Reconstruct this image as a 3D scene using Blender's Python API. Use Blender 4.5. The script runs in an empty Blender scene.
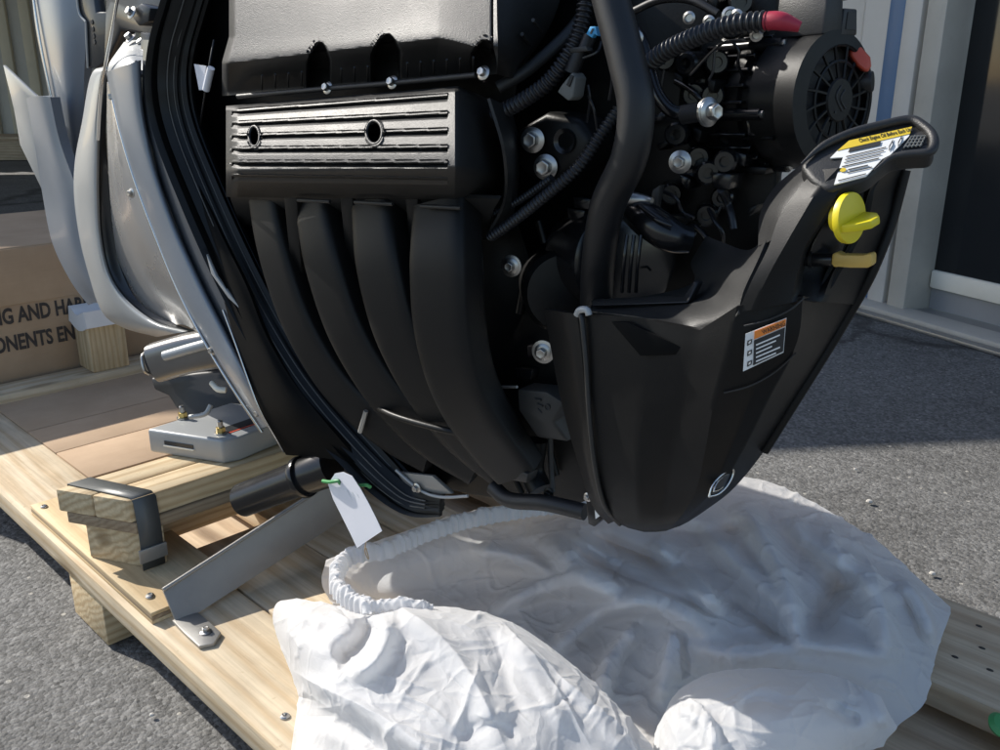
import bpy, bmesh, math, random
import numpy as np
from mathutils import Vector, Matrix, noise

random.seed(7)
rng = np.random.default_rng(7)
SC = bpy.context.scene
COL = SC.collection

# ------------------------------------------------------------------ camera
CAM_H, PITCH, FPX = 0.83, math.radians(18.3), 900.0
cam = bpy.data.cameras.new('camera')
cam.sensor_width = 36.0
cam.lens = 36.0 * FPX / 1000.0
cam.clip_start = 0.02
cam.clip_end = 500
camo = bpy.data.objects.new('camera', cam)
COL.objects.link(camo)
camo.location = (0, 0, CAM_H)
camo.rotation_euler = (math.pi / 2 - PITCH, 0, 0)
SC.camera = camo

# ------------------------------------------------------------------ light
SUN_AZ, SUN_EL = math.radians(-61), math.radians(37)      # azimuth from +Y towards +X
sdir = Vector((math.cos(SUN_EL) * math.sin(SUN_AZ), math.cos(SUN_EL) * math.cos(SUN_AZ), math.sin(SUN_EL)))
world = bpy.data.worlds.new('World')
SC.world = world
world.use_nodes = True
wn = world.node_tree
bg = wn.nodes['Background']
sky = wn.nodes.new('ShaderNodeTexSky')
sky.sky_type = 'NISHITA'
sky.sun_disc = False
sky.sun_elevation = SUN_EL
sky.sun_rotation = SUN_AZ
wn.links.new(sky.outputs[0], bg.inputs[0])
bg.inputs[1].default_value = 0.14
sun = bpy.data.lights.new('sun', 'SUN')
sun.energy = 4.7
sun.angle = math.radians(0.55)
sun.color = (1.0, 0.95, 0.87)
suno = bpy.data.objects.new('sun', sun)
COL.objects.link(suno)
suno.rotation_euler = sdir.to_track_quat('Z', 'Y').to_euler()
suno.location = sdir * 8
SC.view_settings.view_transform = 'Standard'
SC.view_settings.look = 'None'
SC.view_settings.gamma = 1
SC.view_settings.use_curve_mapping = False
SC.view_settings.exposure = 0.45

# ------------------------------------------------------------------ coordinate helpers
FW = np.array([0, math.cos(PITCH), -math.sin(PITCH)])
UP = np.array([0, math.sin(PITCH), math.cos(PITCH)])
RT = np.array([1.0, 0, 0])
C0 = np.array([0, 0, CAM_H])


def ray(px, py):
    return FW + RT * (px - 500) / FPX - UP * (py - 375) / FPX


def at(px, py, d):
    """point seen at photo position (px, py), d metres deep"""
    return C0 + ray(px, py) * d


def gp(px, py, z):
    """point seen at photo position (px, py) that lies on the level z"""
    r = ray(px, py)
    return C0 + r * (z - CAM_H) / r[2]


EA = np.array([0.785, -0.619, 0.051]); EA /= np.linalg.norm(EA)       # engine axis, towards its top end
EB = np.array([-0.619, -0.785, 0.0]); EB /= np.linalg.norm(EB)        # out of the intake side
EZ = np.cross(EA, EB) * -1
if EZ[2] < 0:
    EZ = -EZ
EQ = at(350, 145, 1.0)


def ep(px, py, o=0.0):
    """point on the intake side of the engine, o metres proud of its reference plane"""
    r = ray(px, py)
    return C0 + r * (((EQ + EB * o - C0) @ EB) / (r @ EB))


def V(p):
    return Vector((float(p[0]), float(p[1]), float(p[2])))


def unit(v):
    v = np.asarray(v, float)
    return v / np.linalg.norm(v)


# ------------------------------------------------------------------ object helpers
def wloc(o):
    v = Vector((0, 0, 0))
    while o is not None:
        v += o.location
        o = o.parent
    return v


def tag(o, label=None, cat=None, group=None, kind=None):
    if label: o['label'] = label
    if cat: o['category'] = cat
    if group: o['group'] = group
    if kind: o['kind'] = kind
    return o


def thing(name, loc, label, cat, group=None):
    o = bpy.data.objects.new(name, None)
    o.empty_display_size = 0.1
    COL.objects.link(o)
    o.location = V(loc)
    return tag(o, label, cat, group)


def mk(name, verts, faces, mat, parent=None, smooth=True, uvs=None):
    """one mesh object; verts in world space"""
    verts = np.asarray(verts, float)
    c = verts.mean(axis=0)
    me = bpy.data.meshes.new(name)
    me.from_pydata([tuple(v) for v in (verts - c)], [], [tuple(int(i) for i in f) for f in faces])
    me.update()
    if smooth:
        me.polygons.foreach_set('use_smooth', [True] * len(me.polygons))
    o = bpy.data.objects.new(name, me)
    COL.objects.link(o)
    if parent is not None:
        o.parent = parent
        o.location = V(c) - wloc(parent)
    else:
        o.location = V(c)
    if mat is not None:
        me.materials.append(mat)
    return o


def fix_normals(o, bevel=0.0, seg=2, angle=35, smooth_angle=38):
    bm = bmesh.new()
    bm.from_mesh(o.data)
    bmesh.ops.remove_doubles(bm, verts=bm.verts, dist=1e-6)
    bmesh.ops.recalc_face_normals(bm, faces=bm.faces)
    if bevel > 0:
        es = [e for e in bm.edges if len(e.link_faces) == 2 and e.calc_face_angle(0) > math.radians(angle)]
        if es:
            bmesh.ops.bevel(bm, geom=es, offset=bevel, segments=seg, affect='EDGES', profile=0.5, clamp_overlap=True)
    bm.to_mesh(o.data)
    bm.free()
    o.data.polygons.foreach_set('use_smooth', [True] * len(o.data.polygons))
    try:
        o.data.set_sharp_from_angle(angle=math.radians(smooth_angle))
    except Exception:
        pass
    return o


def sharp(o, ang=38):
    try:
        o.data.set_sharp_from_angle(angle=math.radians(ang))
    except Exception:
        pass
    return o


def subsurf(o, n=1):
    m = o.modifiers.new('s', 'SUBSURF')
    m.levels = n
    m.render_levels = n
    return o


def frame(x, z):
    x = unit(x)
    z = np.asarray(z, float)
    z = unit(z - x * (z @ x))
    return x, np.cross(z, x), z


def box(name, c, xdir, L, W, T, mat, parent=None, zdir=(0, 0, 1), bevel=0.002, seg=2):
    """box centred at c, length L along its own X axis (grain runs along X); keeps its own rotation"""
    x, y, z = frame(xdir, zdir)
    bm = bmesh.new()
    bmesh.ops.create_cube(bm, size=1)
    for v in bm.verts:
        v.co = Vector((v.co.x * L, v.co.y * W, v.co.z * T))
    if bevel > 0:
        bmesh.ops.bevel(bm, geom=list(bm.edges), offset=bevel, segments=seg, affect='EDGES', profile=0.5, clamp_overlap=True)
    me = bpy.data.meshes.new(name)
    bm.to_mesh(me)
    bm.free()
    me.polygons.foreach_set('use_smooth', [True] * len(me.polygons))
    o = bpy.data.objects.new(name, me)
    sharp(o)
    COL.objects.link(o)
    me.materials.append(mat)
    rot = Matrix((x, y, z)).transposed().to_4x4()
    o.rotation_euler = rot.to_euler()
    if parent is not None:
        o.parent = parent
        o.location = V(c) - wloc(parent)
    else:
        o.location = V(c)
    return o


def crom(P, n):
    P = np.asarray(P, float)
    k = len(P)
    if k == 2:
        t = np.linspace(0, 1, n)[:, None]
        return P[0] * (1 - t) + P[1] * t
    Q = np.vstack([2 * P[0] - P[1], P, 2 * P[-1] - P[-2]])
    out = []
    for s in np.linspace(0, k - 1, n):
        i = min(int(s), k - 2)
        t = s - i
        p0, p1, p2, p3 = Q[i], Q[i + 1], Q[i + 2], Q[i + 3]
        out.append(0.5 * (2 * p1 + (p2 - p0) * t + (2 * p0 - 5 * p1 + 4 * p2 - p3) * t * t + (3 * p1 - p0 - 3 * p2 + p3) * t ** 3))
    return np.array(out)


def grid_interp(G, nr, nc):
    """G: rows x cols x k control values -> nr x nc x k"""
    G = [np.asarray(r, float) for r in G]
    rows = np.array([crom(r, nc) for r in G])
    return np.stack([crom(rows[:, j], nr) for j in range(nc)], axis=1)


def grid_normals(P):
    du = np.gradient(P, axis=1)
    dv = np.gradient(P, axis=0)
    n = np.cross(du, dv)
    return n / (np.linalg.norm(n, axis=2, keepdims=True) + 1e-12)


def sheet(name, P, mat, parent=None, thick=0.0, toward=None, closed_u=False):
    """mesh from a grid of points; thick gives it a back side away from the camera"""
    nr, nc = P.shape[:2]
    verts = P.reshape(-1, 3)
    idx = np.arange(nr * nc).reshape(nr, nc)
    faces = []
    for i in range(nr - 1):
        for j in range(nc - 1 if not closed_u else nc):
            j2 = (j + 1) % nc
            faces.append((idx[i, j], idx[i, j2], idx[i + 1, j2], idx[i + 1, j]))
    if thick > 0:
        n = grid_normals(P)
        tow = (C0 if toward is None else toward)
        mean = ((tow - P) * n).sum()
        if mean < 0:
            n = -n
        B = (P - n * thick).reshape(-1, 3)
        k = len(verts)
        verts = np.vstack([verts, B])
        faces += [tuple(q + k for q in reversed(f)) for f in list(faces)]
        ring = list(idx[0, :]) + list(idx[1:, -1]) + list(idx[-1, -2::-1]) + list(idx[-2:0:-1, 0])
        for a, b in zip(ring, ring[1:] + ring[:1]):
            faces.append((a, a + k, b + k, b))
    o = mk(name, verts, faces, mat, parent)
    fix_normals(o)
    return o


def epatch(name, G, mat, parent, nr=24, nc=24, thick=0.006, f=None):
    Q = grid_interp(G, nr, nc)
    P = np.zeros(Q.shape)
    for i in range(nr):
        for j in range(nc):
            px, py, o = Q[i, j]
            if f: o = o + f(px, py)
            P[i, j] = ep(px, py, o)
    return sheet(name, P, mat, parent, thick)


def tube(name, pts, rad, mat, parent=None, n=60, seg=14, wave=0.0, wl=0.006, caps=True, flat=None, flatdir=None, ends_round=False):
    """swept tube through world points; rad scalar or list; wave = depth of corrugation"""
    pts = np.asarray(pts, float)
    path = crom(pts, n)
    L = np.concatenate([[0], np.cumsum(np.linalg.norm(np.diff(path, axis=0), axis=1))])
    # even spacing
    s = np.linspace(0, L[-1], n)
    path = np.stack([np.interp(s, L, path[:, k]) for k in range(3)], axis=1)
    if np.isscalar(rad):
        r = np.full(n, rad)
    else:
        r = np.interp(np.linspace(0, 1, n), np.linspace(0, 1, len(rad)), rad)
    if wave > 0:
        r = r * 1.0 - wave * (0.5 + 0.5 * np.sign(np.sin(2 * np.pi * s / wl)) * np.abs(np.sin(2 * np.pi * s / wl)) ** 0.5)
    T = np.gradient(path, axis=0)
    T /= np.linalg.norm(T, axis=1, keepdims=True)
    ref = np.array([0, 0, 1.0]) if flatdir is None else np.asarray(flatdir, float)
    if flatdir is None and abs(T[0] @ ref) > 0.9: ref = np.array([1.0, 0, 0])
    N = ref - T[0] * (T[0] @ ref)
    N /= np.linalg.norm(N)
    verts, faces = [], []
    for i in range(n):
        if flatdir is not None:
            N = ref
        N = N - T[i] * (T[i] @ N)
        N /= np.linalg.norm(N)
        B = np.cross(T[i], N)
        for k in range(seg):
            a = 2 * math.pi * k / seg
            ca, sa = math.cos(a), math.sin(a)
            if flat:   # super-ellipse section: N half-height flat[0], B half-width flat[1]
                e = flat[2]
                ca = math.copysign(abs(ca) ** e, ca) * flat[0]
                sa = math.copysign(abs(sa) ** e, sa) * flat[1]
            verts.append(path[i] + r[i] * (ca * N + sa * B))
    for i in range(n - 1):
        for k in range(seg):
            k2 = (k + 1) % seg
            faces.append((i * seg + k, i * seg + k2, (i + 1) * seg + k2, (i + 1) * seg + k))
    if caps:
        faces.append(tuple(reversed(range(seg))))
        faces.append(tuple(range((n - 1) * seg, n * seg)))
    o = mk(name, verts, faces, mat, parent)
    fix_normals(o, smooth_angle=50)
    return o


def etube(name, pts, rad, mat, parent, **k):
    return tube(name, [ep(*p) for p in pts], rad, mat, parent, **k)


def lathe(name, prof, origin, axis, mat, parent=None, seg=32, squash=None, ref=(0, 0, 1)):
    """prof: list of (radius, height along axis)"""
    z = unit(axis)
    ref = np.asarray(ref, float)
    if abs(ref @ z) > 0.97 * np.linalg.norm(ref): ref = np.array([1.0, 0, 0])
    x = ref - z * (ref @ z)
    x = unit(x)
    y = np.cross(z, x)
    verts, faces = [], []
    origin = np.asarray(origin, float)
    for r, h in prof:
        for k in range(seg):
            a = 2 * math.pi * k / seg
            verts.append(origin + z * h + r * (math.cos(a) * x * (squash[0] if squash else 1) + math.sin(a) * y * (squash[1] if squash else 1)))
    for i in range(len(prof) - 1):
        for k in range(seg):
            k2 = (k + 1) % seg
            faces.append((i * seg + k, i * seg + k2, (i + 1) * seg + k2, (i + 1) * seg + k))
    faces.append(tuple(reversed(range(seg))))
    faces.append(tuple(range((len(prof) - 1) * seg, len(prof) * seg)))
    o = mk(name, verts, faces, mat, parent)
    fix_normals(o, smooth_angle=30)
    return o


def prism(name, pts, ext, mat, parent=None, bevel=0.002, seg=2):
    """closed outline of world points, extruded by the vector ext"""
    pts = np.asarray(pts, float)
    n = len(pts)
    ext = np.asarray(ext, float)
    verts = np.vstack([pts, pts + ext])
    faces = [tuple(range(n)), tuple(reversed(range(n, 2 * n)))]
    for i in range(n):
        j = (i + 1) % n
        faces.append((i, i + n, j + n, j))
    o = mk(name, verts, faces, mat, parent, smooth=False)
    fix_normals(o, bevel, seg)
    return o


def eprism(name, pts, depth, mat, parent, bevel=0.002, seg=2, dirn=None):
    return prism(name, [ep(*p) for p in pts], -(EB if dirn is None else unit(dirn)) * depth, mat, parent, bevel, seg)


def text_obj(name, s, origin, xdir, ydir, size, mat, parent=None, ext=0.0003, align='LEFT', sx=1.0, bold=0.0):
    cu = bpy.data.curves.new(name, 'FONT')
    cu.body = s
    cu.size = size
    cu.extrude = ext
    cu.align_x = align
    cu.resolution_u = 3
    cu.offset = bold
    tmp = bpy.data.objects.new('tmp', cu)
    COL.objects.link(tmp)
    bpy.context.view_layer.update()
    me = bpy.data.meshes.new_from_object(tmp.evaluated_get(bpy.context.evaluated_depsgraph_get()))
    bpy.data.objects.remove(tmp)
    x = unit(xdir)
    y = np.asarray(ydir, float)
    y = unit(y - x * (x @ y))
    z = np.cross(x, y)
    M = Matrix((x, y, z)).transposed().to_4x4() @ Matrix.Diagonal((sx, 1, 1, 1))
    me.transform(M)
    me.name = name
    me.materials.clear()
    me.materials.append(mat)
    o = bpy.data.objects.new(name, me)
    COL.objects.link(o)
    if parent is not None:
        o.parent = parent
        o.location = V(origin) - wloc(parent)
    else:
        o.location = V(origin)
    return o


# ------------------------------------------------------------------ materials
def newmat(name):
    m = bpy.data.materials.new(name)
    m.use_nodes = True
    nt = m.node_tree
    return m, nt, nt.nodes['Principled BSDF']


def coords(nt, scale=(1, 1, 1), kind='Object'):
    tc = nt.nodes.new('ShaderNodeTexCoord')
    mp = nt.nodes.new('ShaderNodeMapping')
    mp.inputs['Scale'].default_value = scale
    nt.links.new(tc.outputs[kind], mp.inputs[0])
    return mp


def noise_node(nt, vec, scale, detail=4, rough=0.55, dist=0.0):
    n = nt.nodes.new('ShaderNodeTexNoise')
    n.inputs['Scale'].default_value = scale
    n.inputs['Detail'].default_value = detail
    n.inputs['Roughness'].default_value = rough
    n.inputs['Distortion'].default_value = dist
    nt.links.new(vec.outputs[0], n.inputs['Vector'])
    return n


def ramp(nt, src, stops):
    r = nt.nodes.new('ShaderNodeValToRGB')
    el = r.color_ramp.elements
    while len(el) < len(stops):
        el.new(0.5)
    for e, (p, c) in zip(el, stops):
        e.position = p
        e.color = (c[0], c[1], c[2], 1) if hasattr(c, '__len__') else (c, c, c, 1)
    nt.links.new(src, r.inputs[0])
    return r


def bump(nt, bsdf, height, strength, dist=0.001, prev=None):
    b = nt.nodes.new('ShaderNodeBump')
    b.inputs['Strength'].default_value = strength
    b.inputs['Distance'].default_value = dist
    nt.links.new(height, b.inputs['Height'])
    if prev is not None:
        nt.links.new(prev.outputs[0], b.inputs['Normal'])
    nt.links.new(b.outputs[0], bsdf.inputs['Normal'])
    return b


def mixc(nt, fac, a, b, mode='MIX'):
    m = nt.nodes.new('ShaderNodeMix')
    m.data_type = 'RGBA'
    m.blend_type = mode
    for sock, val in ((m.inputs[0], fac), (m.inputs[6], a), (m.inputs[7], b)):
        if hasattr(val, 'links') or hasattr(val, 'is_output'):
            nt.links.new(val, sock)
        else:
            sock.default_value = val if not hasattr(val, '__len__') else (val[0], val[1], val[2], 1)
    return m.outputs[2]


def plain(name, col, rough=0.5, metal=0.0, var=0.12, vscale=25, bscale=900, bstr=0.15, bdist=0.0004, dust=0.0, coat=0.0, spec=0.5):
    m, nt, b = newmat(name)
    mp = coords(nt)
    n1 = noise_node(nt, mp, vscale, 5, 0.6)
    lo = [c * (1 - var) for c in col]
    hi = [min(1, c * (1 + var)) for c in col]
    r = ramp(nt, n1.outputs[0], [(0.3, lo), (0.7, hi)])
    out = r.outputs[0]
    if dust > 0:
        nd = noise_node(nt, mp, vscale * 6, 6, 0.7)
        rd = ramp(nt, nd.outputs[0], [(0.55, 0.0), (0.8, dust)])
        out = mixc(nt, rd.outputs[0], out, (0.32, 0.29, 0.25))
    nt.links.new(out, b.inputs['Base Color'])
    rr = ramp(nt, n1.outputs[0], [(0.2, max(0.03, rough - 0.06)), (0.8, min(1, rough + 0.07))])
    nt.links.new(rr.outputs[0], b.inputs['Roughness'])
    b.inputs['Metallic'].default_value = metal
    b.inputs['Specular IOR Level'].default_value = spec
    if coat:
        b.inputs['Coat Weight'].default_value = coat
        b.inputs['Coat Roughness'].default_value = 0.08
    if bstr > 0:
        n2 = noise_node(nt, mp, bscale, 2, 0.5)
        bump(nt, b, n2.outputs[0], bstr, bdist)
    return m


def wood(name, light, dark, knots=True, rough=0.7, ring=26, weather=0.0):
    m, nt, b = newmat(name)
    tc = nt.nodes.new('ShaderNodeTexCoord')
    oi = nt.nodes.new('ShaderNodeObjectInfo')
    add = nt.nodes.new('ShaderNodeVectorMath')
    add.operation = 'MULTIPLY_ADD'
    nt.links.new(oi.outputs['Random'], add.inputs[0])
    add.inputs[1].default_value = (7.3, 3.1, 5.7)
    nt.links.new(tc.outputs['Object'], add.inputs[2])
    mp = nt.nodes.new('ShaderNodeMapping')
    mp.inputs['Scale'].default_value = (0.9, 7, 7)
    nt.links.new(add.outputs[0], mp.inputs[0])
    warp = noise_node(nt, mp, 1.6, 3, 0.5)
    wv = nt.nodes.new('ShaderNodeTexWave')
    wv.wave_type = 'RINGS'
    wv.rings_direction = 'X'
    wv.inputs['Scale'].default_value = ring / 10
    wv.inputs['Distortion'].default_value = 6.0
    wv.inputs['Detail'].default_value = 3
    wv.inputs['Detail Scale'].default_value = 1.2
    nt.links.new(mp.outputs[0], wv.inputs['Vector'])
    fine_mp = nt.nodes.new('ShaderNodeMapping')
    fine_mp.inputs['Scale'].default_value = (6, 160, 160)
    nt.links.new(add.outputs[0], fine_mp.inputs[0])
    fine = noise_node(nt, fine_mp, 1.0, 4, 0.6)
    big = noise_node(nt, add, 9, 4, 0.6)
    r1 = ramp(nt, wv.outputs['Fac'], [(0.0, light), (0.55, [0.6 * l + 0.4 * d for l, d in zip(light, dark)]), (1.0, dark)])
    r2 = ramp(nt, fine.outputs[0], [(0.3, 0.72), (0.75, 1.08)])
    r3 = ramp(nt, big.outputs[0], [(0.25, 0.8), (0.7, 1.1)])
    c = mixc(nt, 0.55, light, r1.outputs[0])
    c = mixc(nt, 0.75, c, r2.outputs[0], 'MULTIPLY')
    c = mixc(nt, 0.8, c, r3.outputs[0], 'MULTIPLY')
    sp = noise_node(nt, add, 55, 6, 0.7)
    rs = ramp(nt, sp.outputs[0], [(0.62, 0.0), (0.75, 0.5)])
    c = mixc(nt, rs.outputs[0], c, [d * 0.55 for d in dark])
    # knots
    kmp = nt.nodes.new('ShaderNodeMapping')
    kmp.inputs['Scale'].default_value = (2.6, 9, 9)
    nt.links.new(add.outputs[0], kmp.inputs[0])
    kv = nt.nodes.new('ShaderNodeTexVoronoi')
    kv.inputs['Scale'].default_value = 1.0
    nt.links.new(kmp.outputs[0], kv.inputs['Vector'])
    kr = ramp(nt, kv.outputs['Distance'], [(0.05, 0.85), (0.10, 0.55), (0.16, 0.0)])
    c = mixc(nt, kr.outputs[0], c, [d * 0.5 for d in dark])
    # long grime streaks
    gmp = nt.nodes.new('ShaderNodeMapping')
    gmp.inputs['Scale'].default_value = (2.0, 30, 30)
    nt.links.new(add.outputs[0], gmp.inputs[0])
    gn = noise_node(nt, gmp, 1.0, 6, 0.7)
    gr = ramp(nt, gn.outputs[0], [(0.52, 0.0), (0.72, 0.45)])
    c = mixc(nt, gr.outputs[0], c, [d * 0.8 for d in dark])
    if weather:
        wn_ = noise_node(nt, add, 5, 5, 0.65)
        rw = ramp(nt, wn_.outputs[0], [(0.35, weather), (0.75, weather * 0.3)])
        c = mixc(nt, rw.outputs[0], c, (0.20, 0.17, 0.14))
    nt.links.new(c, b.inputs['Base Color'])
    b.inputs['Roughness'].default_value = rough
    b.inputs['Specular IOR Level'].default_value = 0.25
    bump(nt, b, fine.outputs[0], 0.5, 0.002)
    return m


M = {}
M['plastic'] = plain('black_grained_plastic', (0.016, 0.016, 0.016), 0.46, 0, 0.15, 12, 1100, 0.6, 0.0006, dust=0.03)
M['plastic_dusty'] = plain('black_cover_plastic', (0.006, 0.006, 0.0062), 0.44, 0, 0.12, 8, 1400, 0.3, 0.0005, dust=0.012, spec=0.24)
M['runner'] = plain('matt_runner_plastic', (0.007, 0.007, 0.0072), 0.48, 0, 0.12, 8, 1500, 0.25, 0.0004, dust=0.01, spec=0.26)
M['block'] = plain('black_engine_paint', (0.004, 0.004, 0.004), 0.4, 0, 0.25, 30, 300, 0.2, 0.0006, spec=0.3)
M['void'] = plain('matt_black_recess', (0.004, 0.004, 0.004), 0.7, 0, 0.1, 30, 300, 0.0, spec=0.1)
M['gunmetal'] = plain('cast_alloy', (0.20, 0.195, 0.19), 0.34, 0.85, 0.08, 14, 500, 0.25, 0.0006)
M['gloss_black'] = plain('gloss_black', (0.008, 0.008, 0.009), 0.2, 0, 0.1, 20, 200, 0.03)
M['rubber'] = plain('black_rubber', (0.009, 0.009, 0.010), 0.48, 0, 0.15, 30, 700, 0.2)
M['seal'] = plain('black_seal_rubber', (0.006, 0.006, 0.006), 0.42, 0, 0.15, 30, 700, 0.1, spec=0.3)
M['conduit'] = plain('corrugated_conduit', (0.016, 0.016, 0.018), 0.34, 0, 0.1, 30, 700, 0.05)
M['grey_paint'] = plain('grey_metallic_paint', (0.19, 0.215, 0.25), 0.38, 0.12, 0.05, 5, 2500, 0.08, 0.0002, coat=0.25)
M['pale_grey'] = plain('pale_grey_paint', (0.34, 0.35, 0.35), 0.42, 0.2, 0.04, 5, 2500, 0.05, 0.0002, coat=0.2)
M['dark_grey'] = plain('dark_grey_paint', (0.03, 0.032, 0.035), 0.38, 0.2, 0.06, 5, 2500, 0.05, 0.0002, coat=0.3)
M['silver'] = plain('silver_gloss_paint', (0.50, 0.49, 0.475), 0.27, 0.55, 0.05, 7, 300, 0.05, 0.0006, coat=0.4)
M['mid_grey'] = plain('slate_grey_paint', (0.075, 0.083, 0.095), 0.4, 0.15, 0.06, 5, 2500, 0.05, 0.0002, coat=0.2)
M['chrome'] = plain('polished_metal', (0.66, 0.64, 0.61), 0.24, 1.0, 0.08, 9, 120, 0.1, 0.001)
M['steel'] = plain('zinc_bolt_steel', (0.45, 0.44, 0.42), 0.34, 1.0, 0.12, 60, 900, 0.15)
M['brass'] = plain('yellow_zinc', (0.55, 0.42, 0.16), 0.3, 1.0, 0.2, 60, 900, 0.1)
M['plate'] = plain('galvanised_plate', (0.32, 0.31, 0.29), 0.42, 0.5, 0.1, 14, 500, 0.1, dust=0.2)
M['yellow'] = plain('yellow_plastic', (0.68, 0.56, 0.012), 0.42, 0, 0.05, 10, 800, 0.08)
M['gold'] = plain('ochre_plastic', (0.56, 0.37, 0.09), 0.45, 0, 0.08, 10, 800, 0.08)
M['red'] = plain('red_sleeve', (0.34, 0.018, 0.04), 0.45, 0, 0.1, 10, 800, 0.08)
M['orange_red'] = plain('red_terminal_boot', (0.45, 0.06, 0.03), 0.45, 0, 0.1, 10, 800, 0.08)
M['blue'] = plain('blue_clip_plastic', (0.05, 0.32, 0.62), 0.45, 0, 0.1, 10, 800, 0.05)
M['green'] = plain('green_tie_plastic', (0.05, 0.26, 0.08), 0.45, 0, 0.1, 10, 800, 0.05)
M['grey_connector'] = plain('grey_connector_plastic', (0.12, 0.125, 0.12), 0.55, 0, 0.1, 20, 800, 0.05)
M['sensor'] = plain('dark_sensor_plastic', (0.03, 0.029, 0.027), 0.5, 0, 0.1, 20, 900, 0.1)
M['paper'] = plain('white_card', (0.72, 0.72, 0.76), 0.7, 0, 0.04, 10, 700, 0.05)
M['label_white'] = plain('label_white', (0.7, 0.7, 0.68), 0.45, 0, 0.05, 30, 700, 0.02)
M['label_yellow'] = plain('label_yellow', (0.62, 0.44, 0.03), 0.45, 0, 0.05, 30, 700, 0.02)
M['label_orange'] = plain('label_orange', (0.75, 0.22, 0.03), 0.45, 0, 0.05, 30, 700, 0.02)
M['ink'] = plain('black_ink', (0.02, 0.02, 0.02), 0.6, 0, 0.1, 30, 700, 0.0)
M['grey_ink'] = plain('brown_black_print', (0.055, 0.045, 0.04), 0.8, 0, 0.25, 60, 700, 0.0)
M['pine'] = wood('fresh_pine', (0.70, 0.58, 0.41), (0.46, 0.31, 0.16))
M['pine_stud'] = wood('stud_pine', (0.68, 0.54, 0.34), (0.38, 0.24, 0.11), ring=40)
M['ply'] = wood('plywood_face', (0.70, 0.55, 0.34), (0.52, 0.35, 0.17), ring=12)
M['ply_edge'] = wood('plywood_dark_layer', (0.42, 0.31, 0.19), (0.24, 0.15, 0.08), ring=60, weather=0.3)
M['old_wood'] = wood('weathered_board', (0.66, 0.52, 0.36), (0.40, 0.27, 0.16), ring=18, weather=0.15)
M['strap'] = plain('grey_strap', (0.08, 0.085, 0.085), 0.42, 0.1, 0.1, 20, 600, 0.1)
M['foam'] = plain('white_foam', (0.78, 0.78, 0.78), 0.75, 0, 0.03, 30, 500, 0.3)


def cardboard(name):
    m, nt, b = newmat(name)
    mp = coords(nt)
    n = noise_node(nt, mp, 6, 6, 0.6)
    r = ramp(nt, n.outputs[0], [(0.3, (0.40, 0.28, 0.18)), (0.7, (0.50, 0.36, 0.24))])
    fl = coords(nt, (14, 220, 220))
    n2 = noise_node(nt, fl, 1.0, 3, 0.6)
    r2 = ramp(nt, n2.outputs[0], [(0.3, 0.97), (0.7, 1.02)])
    nt.links.new(mixc(nt, 0.7, r.outputs[0], r2.outputs[0], 'MULTIPLY'), b.inputs['Base Color'])
    b.inputs['Roughness'].default_value = 0.8
    b.inputs['Specular IOR Level'].default_value = 0.2
    bump(nt, b, n2.outputs[0], 0.15, 0.001)
    return m


M['cardboard'] = cardboard('brown_cardboard')


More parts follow.
